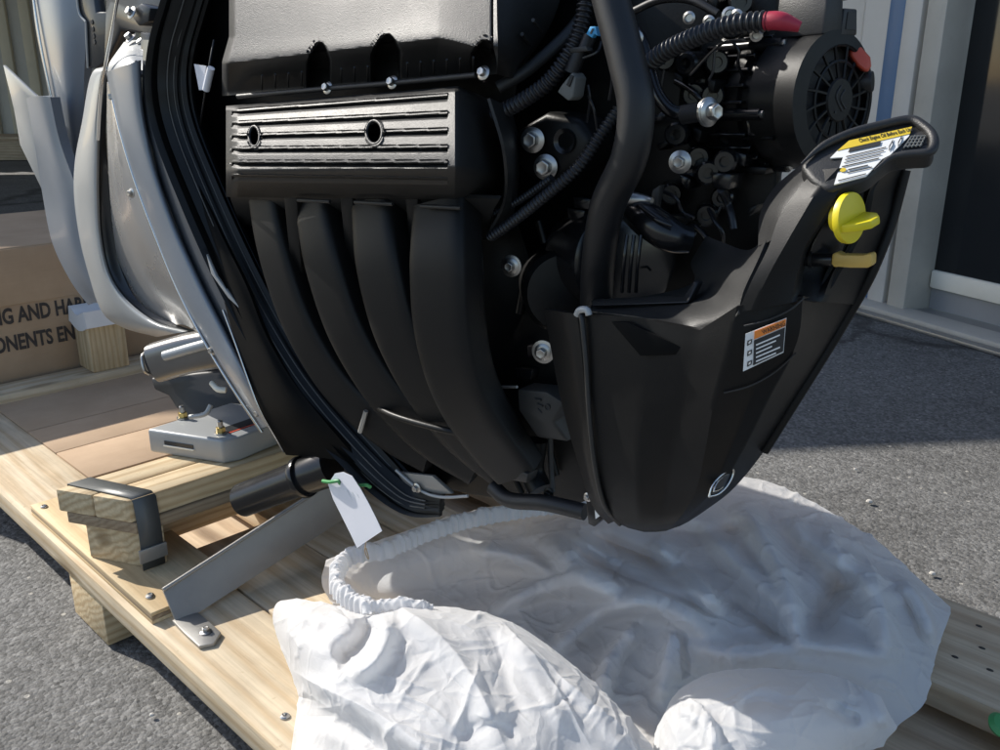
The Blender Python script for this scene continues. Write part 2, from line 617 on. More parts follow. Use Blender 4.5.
def asphalt():
    m, nt, b = newmat('asphalt')
    mp = coords(nt)
    v1 = nt.nodes.new('ShaderNodeTexVoronoi'); v1.inputs['Scale'].default_value = 160
    nt.links.new(mp.outputs[0], v1.inputs['Vector'])
    v2 = nt.nodes.new('ShaderNodeTexVoronoi'); v2.inputs['Scale'].default_value = 70
    v2.inputs['Randomness'].default_value = 1.0
    nt.links.new(mp.outputs[0], v2.inputs['Vector'])
    big = noise_node(nt, mp, 1.3, 6, 0.65)
    mid = noise_node(nt, mp, 22, 6, 0.7)
    fine = noise_node(nt, mp, 420, 3, 0.6)
    rv = ramp(nt, v1.outputs['Color'], [(0.1, (0.10, 0.098, 0.094)), (0.55, (0.17, 0.167, 0.16)), (0.95, (0.255, 0.25, 0.24))])
    c = rv.outputs[0]
    rb = ramp(nt, big.outputs[0], [(0.3, 0.75), (0.7, 1.15)])
    c = mixc(nt, 1.0, c, rb.outputs[0], 'MULTIPLY')
    rm = ramp(nt, mid.outputs[0], [(0.3, 0.8), (0.7, 1.15)])
    stn = noise_node(nt, mp, 3.4, 7, 0.7, 0.6)
    rst = ramp(nt, stn.outputs[0], [(0.28, 0.62), (0.45, 1.0), (0.62, 1.0), (0.78, 1.18)])
    c = mixc(nt, 1.0, c, rst.outputs[0], 'MULTIPLY')
    c = mixc(nt, 0.9, c, rm.outputs[0], 'MULTIPLY')
    # pale stone chips
    sep = nt.nodes.new('ShaderNodeSeparateColor')
    nt.links.new(v2.outputs['Color'], sep.inputs[0])
    th = nt.nodes.new('ShaderNodeMath'); th.operation = 'GREATER_THAN'; th.inputs[1].default_value = 0.98
    nt.links.new(sep.outputs[0], th.inputs[0])
    ds = nt.nodes.new('ShaderNodeMath'); ds.operation = 'LESS_THAN'; ds.inputs[1].default_value = 0.28
    nt.links.new(v2.outputs['Distance'], ds.inputs[0])
    mu = nt.nodes.new('ShaderNodeMath'); mu.operation = 'MULTIPLY'
    nt.links.new(th.outputs[0], mu.inputs[0]); nt.links.new(ds.outputs[0], mu.inputs[1])
    c = mixc(nt, mu.outputs[0], c, (0.38, 0.36, 0.32))
    # hairline cracks
    cmp_ = nt.nodes.new('ShaderNodeMapping')
    wob = noise_node(nt, mp, 5, 4, 0.6)
    vadd = nt.nodes.new('ShaderNodeVectorMath'); vadd.operation = 'MULTIPLY_ADD'
    nt.links.new(wob.outputs['Color'], vadd.inputs[0]); vadd.inputs[1].default_value = (0.35, 0.35, 0)
    nt.links.new(mp.outputs[0], vadd.inputs[2])
    ck = nt.nodes.new('ShaderNodeTexVoronoi'); ck.feature = 'DISTANCE_TO_EDGE'; ck.inputs['Scale'].default_value = 0.36
    nt.links.new(vadd.outputs[0], ck.inputs['Vector'])
    ckr = ramp(nt, ck.outputs['Distance'], [(0.0, 0.75), (0.006, 0.5), (0.011, 0.0)])
    c = mixc(nt, ckr.outputs[0], c, (0.03, 0.028, 0.026))
    nt.links.new(c, b.inputs['Base Color'])
    b.inputs['Roughness'].default_value = 0.82
    b.inputs['Specular IOR Level'].default_value = 0.3
    hsum = nt.nodes.new('ShaderNodeMath'); hsum.operation = 'MULTIPLY_ADD'
    nt.links.new(v1.outputs['Distance'], hsum.inputs[0]); hsum.inputs[1].default_value = -0.9
    nt.links.new(fine.outputs[0], hsum.inputs[2])
    b1 = bump(nt, b, hsum.outputs[0], 0.75, 0.0025)
    bump(nt, b, mid.outputs[0], 0.55, 0.006, b1)
    return m


M['asphalt'] = asphalt()


def cloth_mat():
    m, nt, b = newmat('white_nonwoven_fabric')
    mp = coords(nt)
    n = noise_node(nt, mp, 7, 5, 0.6)
    r = ramp(nt, n.outputs[0], [(0.3, (0.73, 0.73, 0.735)), (0.7, (0.80, 0.80, 0.805))])
    nt.links.new(r.outputs[0], b.inputs['Base Color'])
    b.inputs['Roughness'].default_value = 0.75
    b.inputs['Specular IOR Level'].default_value = 0.2
    b.inputs['Sheen Weight'].default_value = 0.15
    fib = noise_node(nt, mp, 260, 5, 0.7)
    cr = noise_node(nt, mp, 60, 6, 0.65, 1.2)
    vd = nt.nodes.new('ShaderNodeVectorMath'); vd.operation = 'MULTIPLY_ADD'
    wb = noise_node(nt, mp, 16, 3, 0.5)
    nt.links.new(wb.outputs['Color'], vd.inputs[0]); vd.inputs[1].default_value = (0.05, 0.05, 0.05)
    nt.links.new(mp.outputs[0], vd.inputs[2])
    vc_ = nt.nodes.new('ShaderNodeTexVoronoi'); vc_.feature = 'DISTANCE_TO_EDGE'; vc_.inputs['Scale'].default_value = 17
    nt.links.new(vd.outputs[0], vc_.inputs['Vector'])
    vr = ramp(nt, vc_.outputs['Distance'], [(0.0, 1.0), (0.10, 0.25), (0.35, 0.0)])
    b1 = bump(nt, b, fib.outputs[0], 0.22, 0.0012)
    b15 = bump(nt, b, vr.outputs[0], 0.3, 0.004, b1)
    b2 = bump(nt, b, cr.outputs[0], 0.18, 0.003, b15)
    tr = nt.nodes.new('ShaderNodeBsdfTranslucent')
    tr.inputs['Color'].default_value = (0.84, 0.85, 0.87, 1)
    nt.links.new(b2.outputs[0], tr.inputs['Normal'])
    mx = nt.nodes.new('ShaderNodeMixShader')
    mx.inputs[0].default_value = 0.45
    nt.links.new(b.outputs[0], mx.inputs[1])
    nt.links.new(tr.outputs[0], mx.inputs[2])
    nt.links.new(mx.outputs[0], nt.nodes['Material Output'].inputs['Surface'])
    return m


M['cloth'] = cloth_mat()
M['wall_white'] = plain('white_wall_metal', (0.60, 0.57, 0.52), 0.4, 0.0, 0.08, 3, 60, 0.05, dust=0.1)
M['reflection_blue'] = plain('blue_reflection_paint', (0.09, 0.17, 0.30), 0.35, 0, 0.08, 3, 60, 0.05, dust=0.1)
M['jamb'] = plain('grey_white_jamb_paint', (0.47, 0.445, 0.39), 0.5, 0, 0.1, 5, 90, 0.1, dust=0.35)
M['cream'] = plain('cream_wall_sheet', (0.70, 0.62, 0.47), 0.5, 0, 0.08, 2, 60, 0.1, dust=0.2)
M['dark_inside'] = plain('dark_room', (0.03, 0.033, 0.036), 0.5, 0, 0.3, 2, 40, 0.05)
M['sill_white'] = plain('cream_white_rail', (0.85, 0.80, 0.68), 0.5, 0, 0.06, 8, 90, 0.1, dust=0.1)
M['glass'] = plain('dark_door_glass', (0.012, 0.014, 0.016), 0.06, 0, 0.1, 2, 5, 0.0)
M['roof'] = plain('grey_roof_sheet', (0.3, 0.3, 0.3), 0.6, 0.2, 0.1, 3, 60, 0.1)
M['stone'] = plain('pale_stone', (0.55, 0.52, 0.47), 0.8, 0, 0.1, 60, 300, 0.3)

# ================================================================== SETTING
# ground: one sheet to the horizon, finer and slightly uneven near the camera
xs = np.concatenate([np.linspace(-250, -8, 10)[:-1], np.linspace(-8, 8, 120), np.linspace(8, 250, 10)[1:]])
ys = np.concatenate([np.linspace(-250, -3, 8)[:-1], np.linspace(-3, 13, 120), np.linspace(13, 250, 10)[1:]])
vv, ff = [], []
for y in ys:
    for x in xs:
        z = 0.0
        if abs(x) < 8 and -3 < y < 13:
            z = (noise.noise((x * 0.9, y * 0.9, 3.0)) * 0.006 - 0.004) if (x < -0.75 and y < 1.6) or x > 0.9 else -0.004
        vv.append((x, y, z))
nx = len(xs)
for j in range(len(ys) - 1):
    for i in range(nx - 1):
        ff.append((j * nx + i, j * nx + i + 1, (j + 1) * nx + i + 1, (j + 1) * nx + i))
g = mk('ground', vv, ff, M['asphalt'])
tag(g, kind='structure')

# ------------------------------------------------------------------ building on the right, seen along its wall
FA = np.array([1.645, 2.845, 0.0])
FD = unit([-0.416, 0.909, 0])           # along the wall, away from the camera
FN = np.array([0.909, 0.416, 0])        # into the building


def fpt(t, n, z):
    return FA + FD * t + FN * n + np.array([0, 0, z])


def wall_t(px):
    """distance along the wall whose foot is seen at photo column px"""
    r = ray(px, 343 - 0.285 * (1000 - px))
    A = np.array([[r[0], -FD[0]], [r[1], -FD[1]]])
    s, t = np.linalg.solve(A, (FA - C0)[:2])
    return t


bld = thing('building', fpt(0, 0, 0), 'white metal clad building with dark doorway and painted blue wall reflection on the right', 'building')


def fbox(name, t0, t1, n0, n1, z0, z1, mat, parent, bevel=0.004):
    return box(name, fpt((t0 + t1) / 2, (n0 + n1) / 2, (z0 + z1) / 2), FD, abs(t1 - t0), abs(n1 - n0), z1 - z0, mat, parent, bevel=bevel)


tj0, tj1, tt0, tt1 = wall_t(906), wall_t(889), wall_t(884), wall_t(868)
fbox('door_jamb', tj0, tj1, -0.02, 0.13, 0, 2.6, M['jamb'], bld, 0.006)
fbox('gap_backing', tj1, tt0, 0.03, 0.1, 0, 2.6, M['dark_inside'], bld, 0)
fbox('trim_post', tt0, tt1, -0.015, 0.1, 0, 2.6, M['wall_white'], bld, 0.01)
tb1 = wall_t(853)
fbox('blue_reflection', tt1, tb1, -0.005, 0.1, 0, 2.6, M['reflection_blue'], bld, 0.008)  # wall reflection painted as a solid blue strip
# corrugated sheet wall
n_c = 90
pts = []
for i in range(n_c * 8 + 1):
    t = tb1 + i * 0.0375
    ph = (i % 8) / 8
    d = 0.0 if ph < 0.4 else (0.03 if 0.5 <= ph < 0.9 else 0.015)
    pts.append((t, d))
vv = [fpt(t, d, 0) for t, d in pts] + [fpt(t, d, 2.6) for t, d in pts]
k = len(pts)
mk('wall_sheet', vv, [(i, i + 1, i + 1 + k, i + k) for i in range(k - 1)], M['wall_white'], bld, smooth=False)
fbox('threshold', -1.9, tt1 + 0.06, -0.10, 0.02, 0, 0.03, M['jamb'], bld, 0.008)
fbox('threshold', -1.9, tt1 + 0.06, -0.14, -0.103, 0, 0.014, M['plate'], bld, 0.004)
fbox('door_floor', -1.9, tj0 - 0.003, 0.022, 0.9, 0, 0.022, M['plate'], bld, 0)
fbox('door_rail', -1.9, tj0 - 0.004, 0.09, 0.13, 0.10, 0.165, M['sill_white'], bld, 0.006)
fbox('kick_panel', -1.9, tj0 - 0.004, 0.105, 0.115, 0.024, 0.10, M['roof'], bld, 0)
fbox('door_pane', -1.9, tj0 - 0.004, 0.105, 0.112, 0.165, 2.6, M['glass'], bld, 0)
fbox('lintel', -1.9, tb1 + 0.02, 0.0, 0.2, 2.602, 2.9, M['wall_white'], bld, 0)
# unseen canopy, added to cast the shade on the yard behind the pallet
rx0, rx1 = -9.0, 6.0
SH_Y = 2.08
RZ = 2.95
k_sh = RZ / math.tan(SUN_EL)
ctilt = 0.12                                   # its edge runs slightly askew to the view
cG = np.array([0.0, SH_Y - ctilt * 0.97, 0])
cE = cG + np.array([math.sin(SUN_AZ), math.cos(SUN_AZ), 0]) * k_sh
cN = unit([-ctilt, 1, 0])
box('shade_canopy', cE + cN * 3.4 + np.array([0, 0, RZ + 0.06]), (1, ctilt, 0), 16.0, 6.8, 0.12, M['roof'], bld)

# far wall on the left with vertical cream battens
fw = thing('metal_shed', (-6.2, 10.7, 0), 'far grey metal shed wall with upright cream battens at the left edge', 'shed')
box('wall', (-5.6, 10.75, 1.5), (1, 0.1, 0), 9.0, 0.1, 3.0, M['wall_white'], fw, bevel=0)
for i in range(28):
    x = -9.0 + i * 0.25
    box('batten', (x, 10.66 + 0.1 * (x + 5.6), 1.55), (1, 0.1, 0), 0.11, 0.07, 2.9, M['cream'], fw, bevel=0.01)
tbx = thing('timber_skid', (-5.9, 9.9, 0), 'low brown timber skid lying at the foot of the far shed', 'timber')
for i in range(3):
    box('beam', (-5.6, 9.75 + 0.22 * i, 0.10), (1, 0.1, 0), 3.6, 0.18, 0.2, M['old_wood'], tbx, bevel=0.01)
for i in range(2):
    box('top_board', (-5.6, 9.83 + 0.3 * i, 0.22), (1, 0.1, 0), 3.6, 0.26, 0.04, M['old_wood'], tbx, bevel=0.006)

# ================================================================== PALLET
DK = 0.118
PL = unit([-1, 1, 0])           # along the pallet, away from the camera
PW = unit([1, 1, 0])            # across it


def pp(l, w, z):
    return PL * l + PW * w + np.array([0, 0, z])


def lw(px, py, z=DK):
    p = gp(px, py, z)
    return p @ PL, p @ PW


pallet = thing('wooden_pallet', pp(1.2, 0.83, 0), 'long pale pine pallet on blocks under the engine', 'pallet')


def bd(name, l0, l1, w0, w1, z0, z1, mat, parent, along='l', bevel=0.002):
    c = pp((l0 + l1) / 2, (w0 + w1) / 2, (z0 + z1) / 2)
    if along == 'l':
        return box(name, c, PL, l1 - l0, w1 - w0, z1 - z0, mat, parent, bevel=bevel)
    return box(name, c, PW, w1 - w0, l1 - l0, z1 - z0, mat, parent, bevel=bevel)


# deck boards along the pallet
bd('deck_board', 0.12, 3.3, 0.405, 0.543, DK - 0.036, DK, M['pine'], pallet)
bd('deck_board', 0.12, 1.245, 0.547, 0.69, DK - 0.036, DK - 0.001, M['pine'], pallet)
for w0, w1, z in ((0.694, 0.82, -0.003), (0.824, 0.94, -0.001)):
    bd('deck_board', 0.30, 1.5, w0, w1, DK - 0.036, DK + z, M['pine'], pallet)
bd('deck_board', 0.12, 3.3, 1.045, 1.254, DK - 0.036, DK, M['old_wood'], pallet)
# sunken sheet between boards
bd('base_sheet', 0.12, 3.2, 0.56, 1.20, DK - 0.062, DK - 0.052, M['old_wood'], pallet)
bd('cross_board', 0.10, 0.185, 0.56, 1.04, DK - 0.050, DK - 0.004, M['old_wood'], pallet, 'w')
# runners and blocks underneath
for l0 in (1.26, 2.35, 0.42):
    bd('block', l0, l0 + 0.13, 0.41, 0.53, 0.001, DK - 0.037, M['pine_stud'], pallet, 'w')
    bd('block', l0, l0 + 0.13, 1.12, 1.25, 0.001, DK - 0.037, M['pine_stud'], pallet, 'w')
    bd('bearer', l0 + 0.005, l0 + 0.125, 0.535, 1.115, DK - 0.11, DK - 0.064, M['pine_stud'], pallet, 'w')
# plywood cleat with screws
lp0, _ = lw(150, 614, DK + 0.018)
lp1, _ = lw(25, 507, DK + 0.018)
for a, b_ in ((0.0, 0.006), (0.0062, 0.012), (0.0122, 0.0185)):
    bd('plywood_layer', lp0, lp1, 0.415, 0.545, DK + a + 0.0003, DK + b_, M['ply'] if a != 0.0062 else M['ply_edge'], pallet, bevel=0.0006)


def screw(p, parent, r=0.006):
    o = lathe('screw', [(r, 0), (r, 0.0015), (r * 0.75, 0.003), (r * 0.5, 0.0033), (r * 0.35, 0.001)], p, (0, 0, 1), M['steel'], parent, 14)
    return o


for px, py, z in ((44, 507, DK + 0.0187), (150, 596, DK + 0.0187), (285, 717, DK), (150, 597, DK + 0.0187)):
    screw(gp(px, py, z + 0.0002), pallet)
for px, py in ((979, 626), (982, 648), (955, 657), (990, 670)):
    lathe('screw_hole', [(0.0045, 0), (0.004, 0.0006)], gp(px, py, DK + 0.0003), (0, 0, 1), M['ink'], pallet, 10, squash=(0.6, 1.0), ref=PW)
# green marker at the right end
lathe('green_clip', [(0.014, 0), (0.016, 0.004), (0.012, 0.009), (0.004, 0.010)], gp(1000, 727, DK + 0.001), (0.2, -0.5, 1), M['green'], pallet, 20)

# ------------------------------------------------------------------ timber cradle
cr = thing('timber_cradle', gp(130, 560, DK), 'stacked stud cradle with grey strap on the pallet under the silver bracket', 'cradle')
ztop = 0.253
le0, we0 = lw(128, 501, ztop)
le1, we1 = lw(55, 489, ztop)
hw = (le1 - le0) / 2
shear = (we1 - we0) / (le1 - le0)


def skew(o, k):
    """cut the near end of a board at an angle"""
    xm = min(v.co.x for v in o.data.vertices)
    for v in o.data.vertices:
        if v.co.x < xm + 0.02:
            v.co.x += k * v.co.y
    return o


def wst(l):
    return we0 + shear * (l - le0)


for l0_, l1_, nm_ in ((le0, le0 + hw - 0.001, 'stud'), (le0 + hw + 0.001, le1, 'stud')):
    skew(bd(nm_, l0_, l1_, wst((l0_ + l1_) / 2), we0 + 0.75, ztop - 0.036, ztop, M['pine_stud'], cr, 'w', 0.003), shear)
skew(bd('plywood_strip', le0 - 0.004, le1 - 0.01, wst((le0 + le1) / 2) + 0.006, we0 + 0.74, ztop - 0.054, ztop - 0.0365, M['ply_edge'], cr, 'w', 0.001), shear)
skew(bd('leg', le0 - 0.002, le0 + 0.095, wst(le0 + 0.045) + 0.016, we0 + 0.045, DK + 0.0187, ztop - 0.0543, M['pine_stud'], cr, 'w', 0.002), shear)
bd('leg', le0 + 0.01, le0 + 0.12, we0 + 0.56, we0 + 0.70, DK + 0.001, ztop - 0.0543, M['pine_stud'], cr, 'w', 0.002)
bd('sun_block_board', le1 - 0.024, le1 - 0.004, we0 + 0.02, we0 + 0.55, DK + 0.003, ztop - 0.0545, M['pine_stud'], cr, 'w', 0.002)  # hidden board added to stop sunlight passing under the studs
# strap: wraps over the top, down the near side
sw0, sw1 = we0 + 0.006, we0 + 0.040


def strap_piece(name, poly, w0, w1):
    vs = [pp(l, w0 + 0.8 * shear * max(0, l - le0), z) for l, z in poly] + [pp(l, w1 + 0.8 * shear * max(0, l - le0), z) for l, z in poly]
    k = len(poly)
    fs = [(i, i + 1, i + 1 + k, i + k) for i in range(k - 1)]
    o = mk(name, vs, fs, M['strap'], cr)
    md = o.modifiers.new('t', 'SOLIDIFY'); md.thickness = 0.0012; md.offset = 0
    return o


strap_piece('strap', [(le1 + 0.002, ztop - 0.02), (le1, ztop + 0.002), (le0 + 0.006, ztop + 0.002), (le0 - 0.002, ztop - 0.004), (le0 - 0.0065, ztop - 0.05), (le0 - 0.004, DK + 0.02)], sw0, sw1)
box('strap_seal', pp(le0 - 0.0075, (sw0 + sw1) / 2, DK + 0.045), PW, 0.042, 0.004, 0.022, M['plate'], cr, bevel=0.001)

# ------------------------------------------------------------------ cardboard boxes behind
bx = thing('cardboard_box', gp(20, 380, DK), 'brown cardboard box with black capital print behind the wooden post', 'box')
l_b, w_b = lw(40, 381, DK + 0.001)
bw0, bw1 = w_b - 0.42, w_b + 0.55
bh = 0.335
bd('carton', l_b, l_b + 0.6, bw0, bw1, DK + 0.001, DK + bh, M['cardboard'], bx, 'w', 0.004)
bd('flap', l_b - 0.004, l_b - 0.0005, bw0 + 0.003, bw1 - 0.003, DK + 0.2, DK + bh - 0.004, M['cardboard'], bx, 'w', 0.001)
# print on its near face (x axis along PW, facing -PL)
tl = pp(l_b - 0.0012, 0, 0)


def on_face(px, py):
    r = ray(px, py)
    n = -PL
    return C0 + r * (((pp(l_b - 0.0015, 0, 0) - C0) @ n) / (r @ n))


for s, (px, py), hgt in (('RIGGING AND HARDWARE', (18, 322), 0.052), ('COMPONENTS ENCLOSED', (57, 342), 0.052)):
    p = on_face(px, py)
    sub = {'RIGGING AND HARDWARE': 'RIGGING ', 'COMPONENTS ENCLOSED': 'COMPONENTS '}[s]
    probe = text_obj('probe', sub + '.', (0, 0, 0), (1, 0, 0), (0, 1, 0), hgt, M['ink'])
    wdt = (probe.data.vertices and max(v.co.x for v in probe.data.vertices) or 0) - 0.012
    bpy.data.objects.remove(probe)
    text_obj('printed_words', s, p - PW * wdt * 0.66, PW, (0, 0, 1), hgt, M['grey_ink'], bx, sx=0.66, bold=0.0016)

fb = thing('flat_carton', gp(90, 430, DK), 'flat brown cardboard carton lying on the deck beside the timber cradle', 'box')
lc0, wc0 = lw(83, 476, DK)
lc1, _ = lw(5, 416, DK)
for a, b_ in ((lc0 - 0.02, lc0 + 0.145), (lc0 + 0.147, lc0 + 0.305), (lc0 + 0.307, lc1 + 0.12)):
    bd('panel', a, b_, wc0 + 0.004, wc0 + 0.50, DK - 0.05, DK + 0.002, M['cardboard'], fb, 'w', 0.002)
pk = bd('support_plank', lw(0, 406)[0] + 0.002, lw(0, 406)[0] + 0.095, 0.545, 1.03, DK - 0.05, DK + 0.022, M['pine'], None, 'w', 0.003)
tag(pk, 'pale pine plank laid across the pallet in front of the printed box', 'plank')

# post with foam
lq, wq = lw(96, 373, DK + 0.022)
po = thing('padded_post', pp(lq, wq, DK + 0.022), 'short pine post with white foam cap beneath the grey lower housing', 'post')
box('post', pp(lq + 0.044, wq + 0.04, DK + 0.0798), (0, 0, 1), 0.1145, 0.088, 0.09, M['pine_stud'], po, zdir=PW, bevel=0.003)
Pq = []
for i in range(9):
    row = []
    for j in range(9):
        u, v = i / 8, j / 8
        sag = 0.016 * math.exp(-((u - 0.5) / 0.3) ** 2)
        row.append(pp(lq - 0.004 + 0.096 * u, wq - 0.01 + 0.1 * v, DK + 0.178 - sag))
    Pq.append(row)
fo = sheet('foam_cap', np.array(Pq), M['foam'], po, 0.04, toward=np.array([0, 0, 5.0]))

# ------------------------------------------------------------------ pebbles
for i, (px, py, r) in enumerate(((869, 503, 0.007), (932, 575, 0.006), (152, 716, 0.004), (855, 470, 0.004))):
    p = gp(px, py, 0.0)
    o = lathe('pebble', [(r * 0.5, 0), (r, r * 0.4), (r * 0.8, r * 0.9), (r * 0.3, r * 1.15)], p, (0.1, 0, 1), M['stone'], None, 9, squash=(1, 0.75))
    tag(o, ('white pebble on the sunlit asphalt right of the cover', 'tan chip on the asphalt near the right pallet board',
            'pale grit on the asphalt at the lower left', 'tiny pale grit near the building shadow edge')[i], 'pebble')

# ================================================================== OUTBOARD MOTOR
motor = thing('outboard_motor', (float(EQ[0]), float(EQ[1]), DK), 'uncovered black outboard engine with grey casing lying over the pallet', 'outboard motor')

# ---- dark mass of the engine itself
eprism('cylinder_block', [(488, -190, -0.14), (776, -190, -0.14), (778, 60, -0.14), (778, 180, -0.14), (770, 260, -0.14), (720, 300, -0.14), (560, 330, -0.14), (486, 300, -0.14)], 0.42, M['block'], motor, 0.006, dirn=(-0.3, -0.95, 0))
eprism('crankcase', [(232, 170, -0.075), (500, 170, -0.075), (545, 300, -0.075), (596, 500, -0.075), (560, 512, -0.075), (430, 488, -0.075), (350, 425, -0.075), (280, 330, -0.075)], 0.34, M['block'], motor, 0.006, dirn=(0.05, -0.99, 0.05))
eprism('head_mass', [(205, -110, -0.05), (560, -110, -0.05), (500, 170, -0.05), (222, 190, -0.05), (200, 90, -0.05)], 0.45, M['block'], motor, 0.006, dirn=(0.1, -0.99, 0))

# ---- upper cover with bolt scallops
NR, NC = 130, 240
P = np.zeros((NR, NC, 3))
sc_c = ((319, 11, 0.036), (386, 14, 0.042), (487, 15, 0.045))
for j in range(NC):
    u = j / (NC - 1)
    xb = 222 + (497 - 222) * u
    yb = 96 - 22 * u
    yr = 64 - 26 * min(u / 0.78, 1) + (max(0, u - 0.78) / 0.22) ** 1.3 * 16
    for i in range(NR):
        v = i / (NR - 1)
        py = -70 + (yb + 70) * v
        # left edge bows in towards the top
        px = xb + (7 * (1 - u) * max(0, min(1, (62 - py) / 25)))
        t = (py - yr) / 15.0
        front = 0.006 + 0.048 * min(1, max(0, (py + 70) / (yr + 70)))
        under = 0.054 - 0.040 * max(0, min(1, (py - yr) / max(8, (yb - yr - 3)))) ** 0.8
        s_ = 0.5 * (1 + math.tanh(t * 1.4))
        o = front * (1 - s_) + under * s_
        for cx, cw, dp in sc_c:
            top = yr - 11
            w = cw * min(1, max(0, (py - top) / 20)) ** 0.5
            if w > 0.5:
                e = abs(px - cx) / w
                q = min(1, max(0, (1.12 - e) / 0.32))
                o -= dp * q * q * (3 - 2 * q) * min(1, (py - top) / 8)
        e = min(u, 1 - u) * 40
        if e < 1: o -= 0.018 * (1 - e) ** 2
        P[i, j] = ep(px, py, max(o, -0.004))
sheet('valve_cover', P, M['plastic'], motor, 0.004)
# its end face, lying back to the right
epatch('cover_end', [[(496, -70, 0.0), (530, -70, -0.04), (575, -70, -0.1)], [(497, 20, 0.045), (522, 15, 0.0), (560, 0, -0.08)], [(498, 50, 0.055), (520, 50, 0.0), (545, 35, -0.07)], [(497, 74, 0.012), (512, 78, 0.0), (520, 70, -0.05)]], M['plastic'], motor, 14, 12, 0.004)
for i in range(4):
    px0, py0 = 500 + i * 11, 62 - i * 14
    etube('stiffening_rib', [(px0, py0, 0.012), (px0 + 9, py0 - 9 + 20, -0.02)], 0.0018, M['plastic'], motor, n=4, seg=6)
etube('flange_rim', [(238, 96.5, 0.036), (328, 88.5, 0.036), (393, 83, 0.036), (476, 75, 0.036)], 0.0028, M['plastic'], motor, n=30, seg=10)
etube('flange_rim', [(498, 88, 0.0), (530, 68, -0.02), (575, 25, -0.07), (600, -20, -0.1)], 0.006, M['plastic'], motor, n=30, seg=10)
for i in range(17):
    px = 262 + i * 13.2
    y0 = 72 - 0.085 * (px - 240) + 14
    if min(abs(px - 319), abs(px - 386)) < 12: continue
    etube('fin', [(px, y0 - 9, 0.046), (px, y0 + 5, 0.026)], 0.0011, M['plastic'], motor, n=4, seg=6)


def bolt(p, n, r, parent=motor, washer=0.0, mat='steel', name='bolt', h=1.0):
    n = unit(n)
    prof = [(r * 1.55, 0), (r * 1.6, r * 0.2), (r * 1.15, r * 0.42), (r * 1.02, r * 0.45)]
    if washer:
        prof = [(washer, -r * 0.3), (washer, 0.0), (r * 1.6, 0.0005)] + prof[1:]
    o = lathe(name, prof, p, n, M[mat], parent, 28)
    hx = lathe('hex_head', [(r, r * 0.45), (r, r * 1.35 * h), (r * 0.86, r * 1.5 * h), (r * 0.6, r * 1.42 * h)], p, n, M[mat], o, 6)
    fix_normals(hx, r * 0.05, 1)
    return o


for px, py in ((328, 88), (393, 82.5), (484, 73)):
    bolt(ep(px, py, 0.036), EB + np.array([0, 0, 0.3]), 0.0042)

# ---- ribbed intake cover
NR, NC = 190, 340
hole_c = ((254.5, 136.5, 5.0, 9.5, 0.0790), (374.5, 132.5, 7.5, 11.0, 0.0802))
P = np.zeros((NR, NC, 3))
rib_l = [112.5, 124.5, 137, 150, 163.5, 177]     # rib heights at the left
rib_r = [97, 114.5, 131.5, 148.5, 163.8, 180.5]   # and at the right
for j in range(NC):
    u = j / (NC - 1)
    x0 = 226 + (506 - 226) * u
    ytop = 106 - 24 * u if x0 < 458 else 86 + (x0 - 458) * 0.42
    ybot = 197 + 3 * u
    uu = (x0 - 232) / (448 - 232)
    for i in range(NR):
        v = i / (NR - 1)
        py = ytop + (ybot - ytop) * v
        px = x0
        # body profile: leans back above, rolls under below
        o = 0.098 - 0.046 * max(0, 0.78 - v) ** 1.5 / 0.78 ** 1.5 - 0.062 * max(0, (v - 0.70) / 0.30) ** 1.6
        if v < 0.05: o -= 0.02 * (1 - v / 0.05) ** 2
        if x0 > 455: o -= 0.00115 * (x0 - 455) + 0.00003 * (x0 - 455) ** 2     # right chamfer
        if x0 < 238: o -= 0.0004 * (238 - x0) ** 1.6
        if 0.0 <= uu <= 1.0:
            for a, b_ in zip(rib_l, rib_r):
                yr_ = a + (b_ - a) * uu
                d_ = py - yr_
                if -1.2 < d_ < 4.5:
                    o -= 0.0062 * max(0, 1 - d_ / 4.5) * (1 if d_ > 0 else max(0, 1 + d_ / 1.2))
                elif -3.0 < d_ <= -1.2:
                    o += 0.0012
        for cx, cy, rx, ry in ((254.5, 136.5, 5.0, 9.5), (374.5, 132.5, 7.5, 11.0)):
            e = math.hypot((px - cx) / rx, (py - cy) / ry)
            if e < 1: o -= 0.03 * (lambda q: q * q * (3 - 2 * q))(min(1, (1 - e) * 3.5))
            elif e < 1.35: o += 0.0018 * (1 - abs(e - 1.17) / 0.18)
        P[i, j] = ep(px, py, o)
ic_ = sheet('intake_cover', P, M['plastic'], motor, 0.003)
for cx, cy, rx, ry, oo in hole_c:
    tube('hole_rim', [ep(cx + rx * 1.06 * math.cos(a), cy + ry * 1.06 * math.sin(a), oo + 0.0067 * math.sin(a) * ry / 11) for a in np.linspace(0, 2 * math.pi, 25)], 0.0017, M['plastic'], ic_, n=60, seg=8)
epatch('cover_end', [[(490, 98, 0.035), (505, 105, 0.0), (512, 110, -0.05)], [(505, 150, 0.03), (514, 150, 0.0), (520, 150, -0.05)], [(506, 199, 0.01), (512, 205, -0.01), (515, 210, -0.05)], [(488, 238, 0.0), (492, 240, -0.02), (496, 240, -0.05)]], M['plastic'], motor, 14, 10, 0.003)
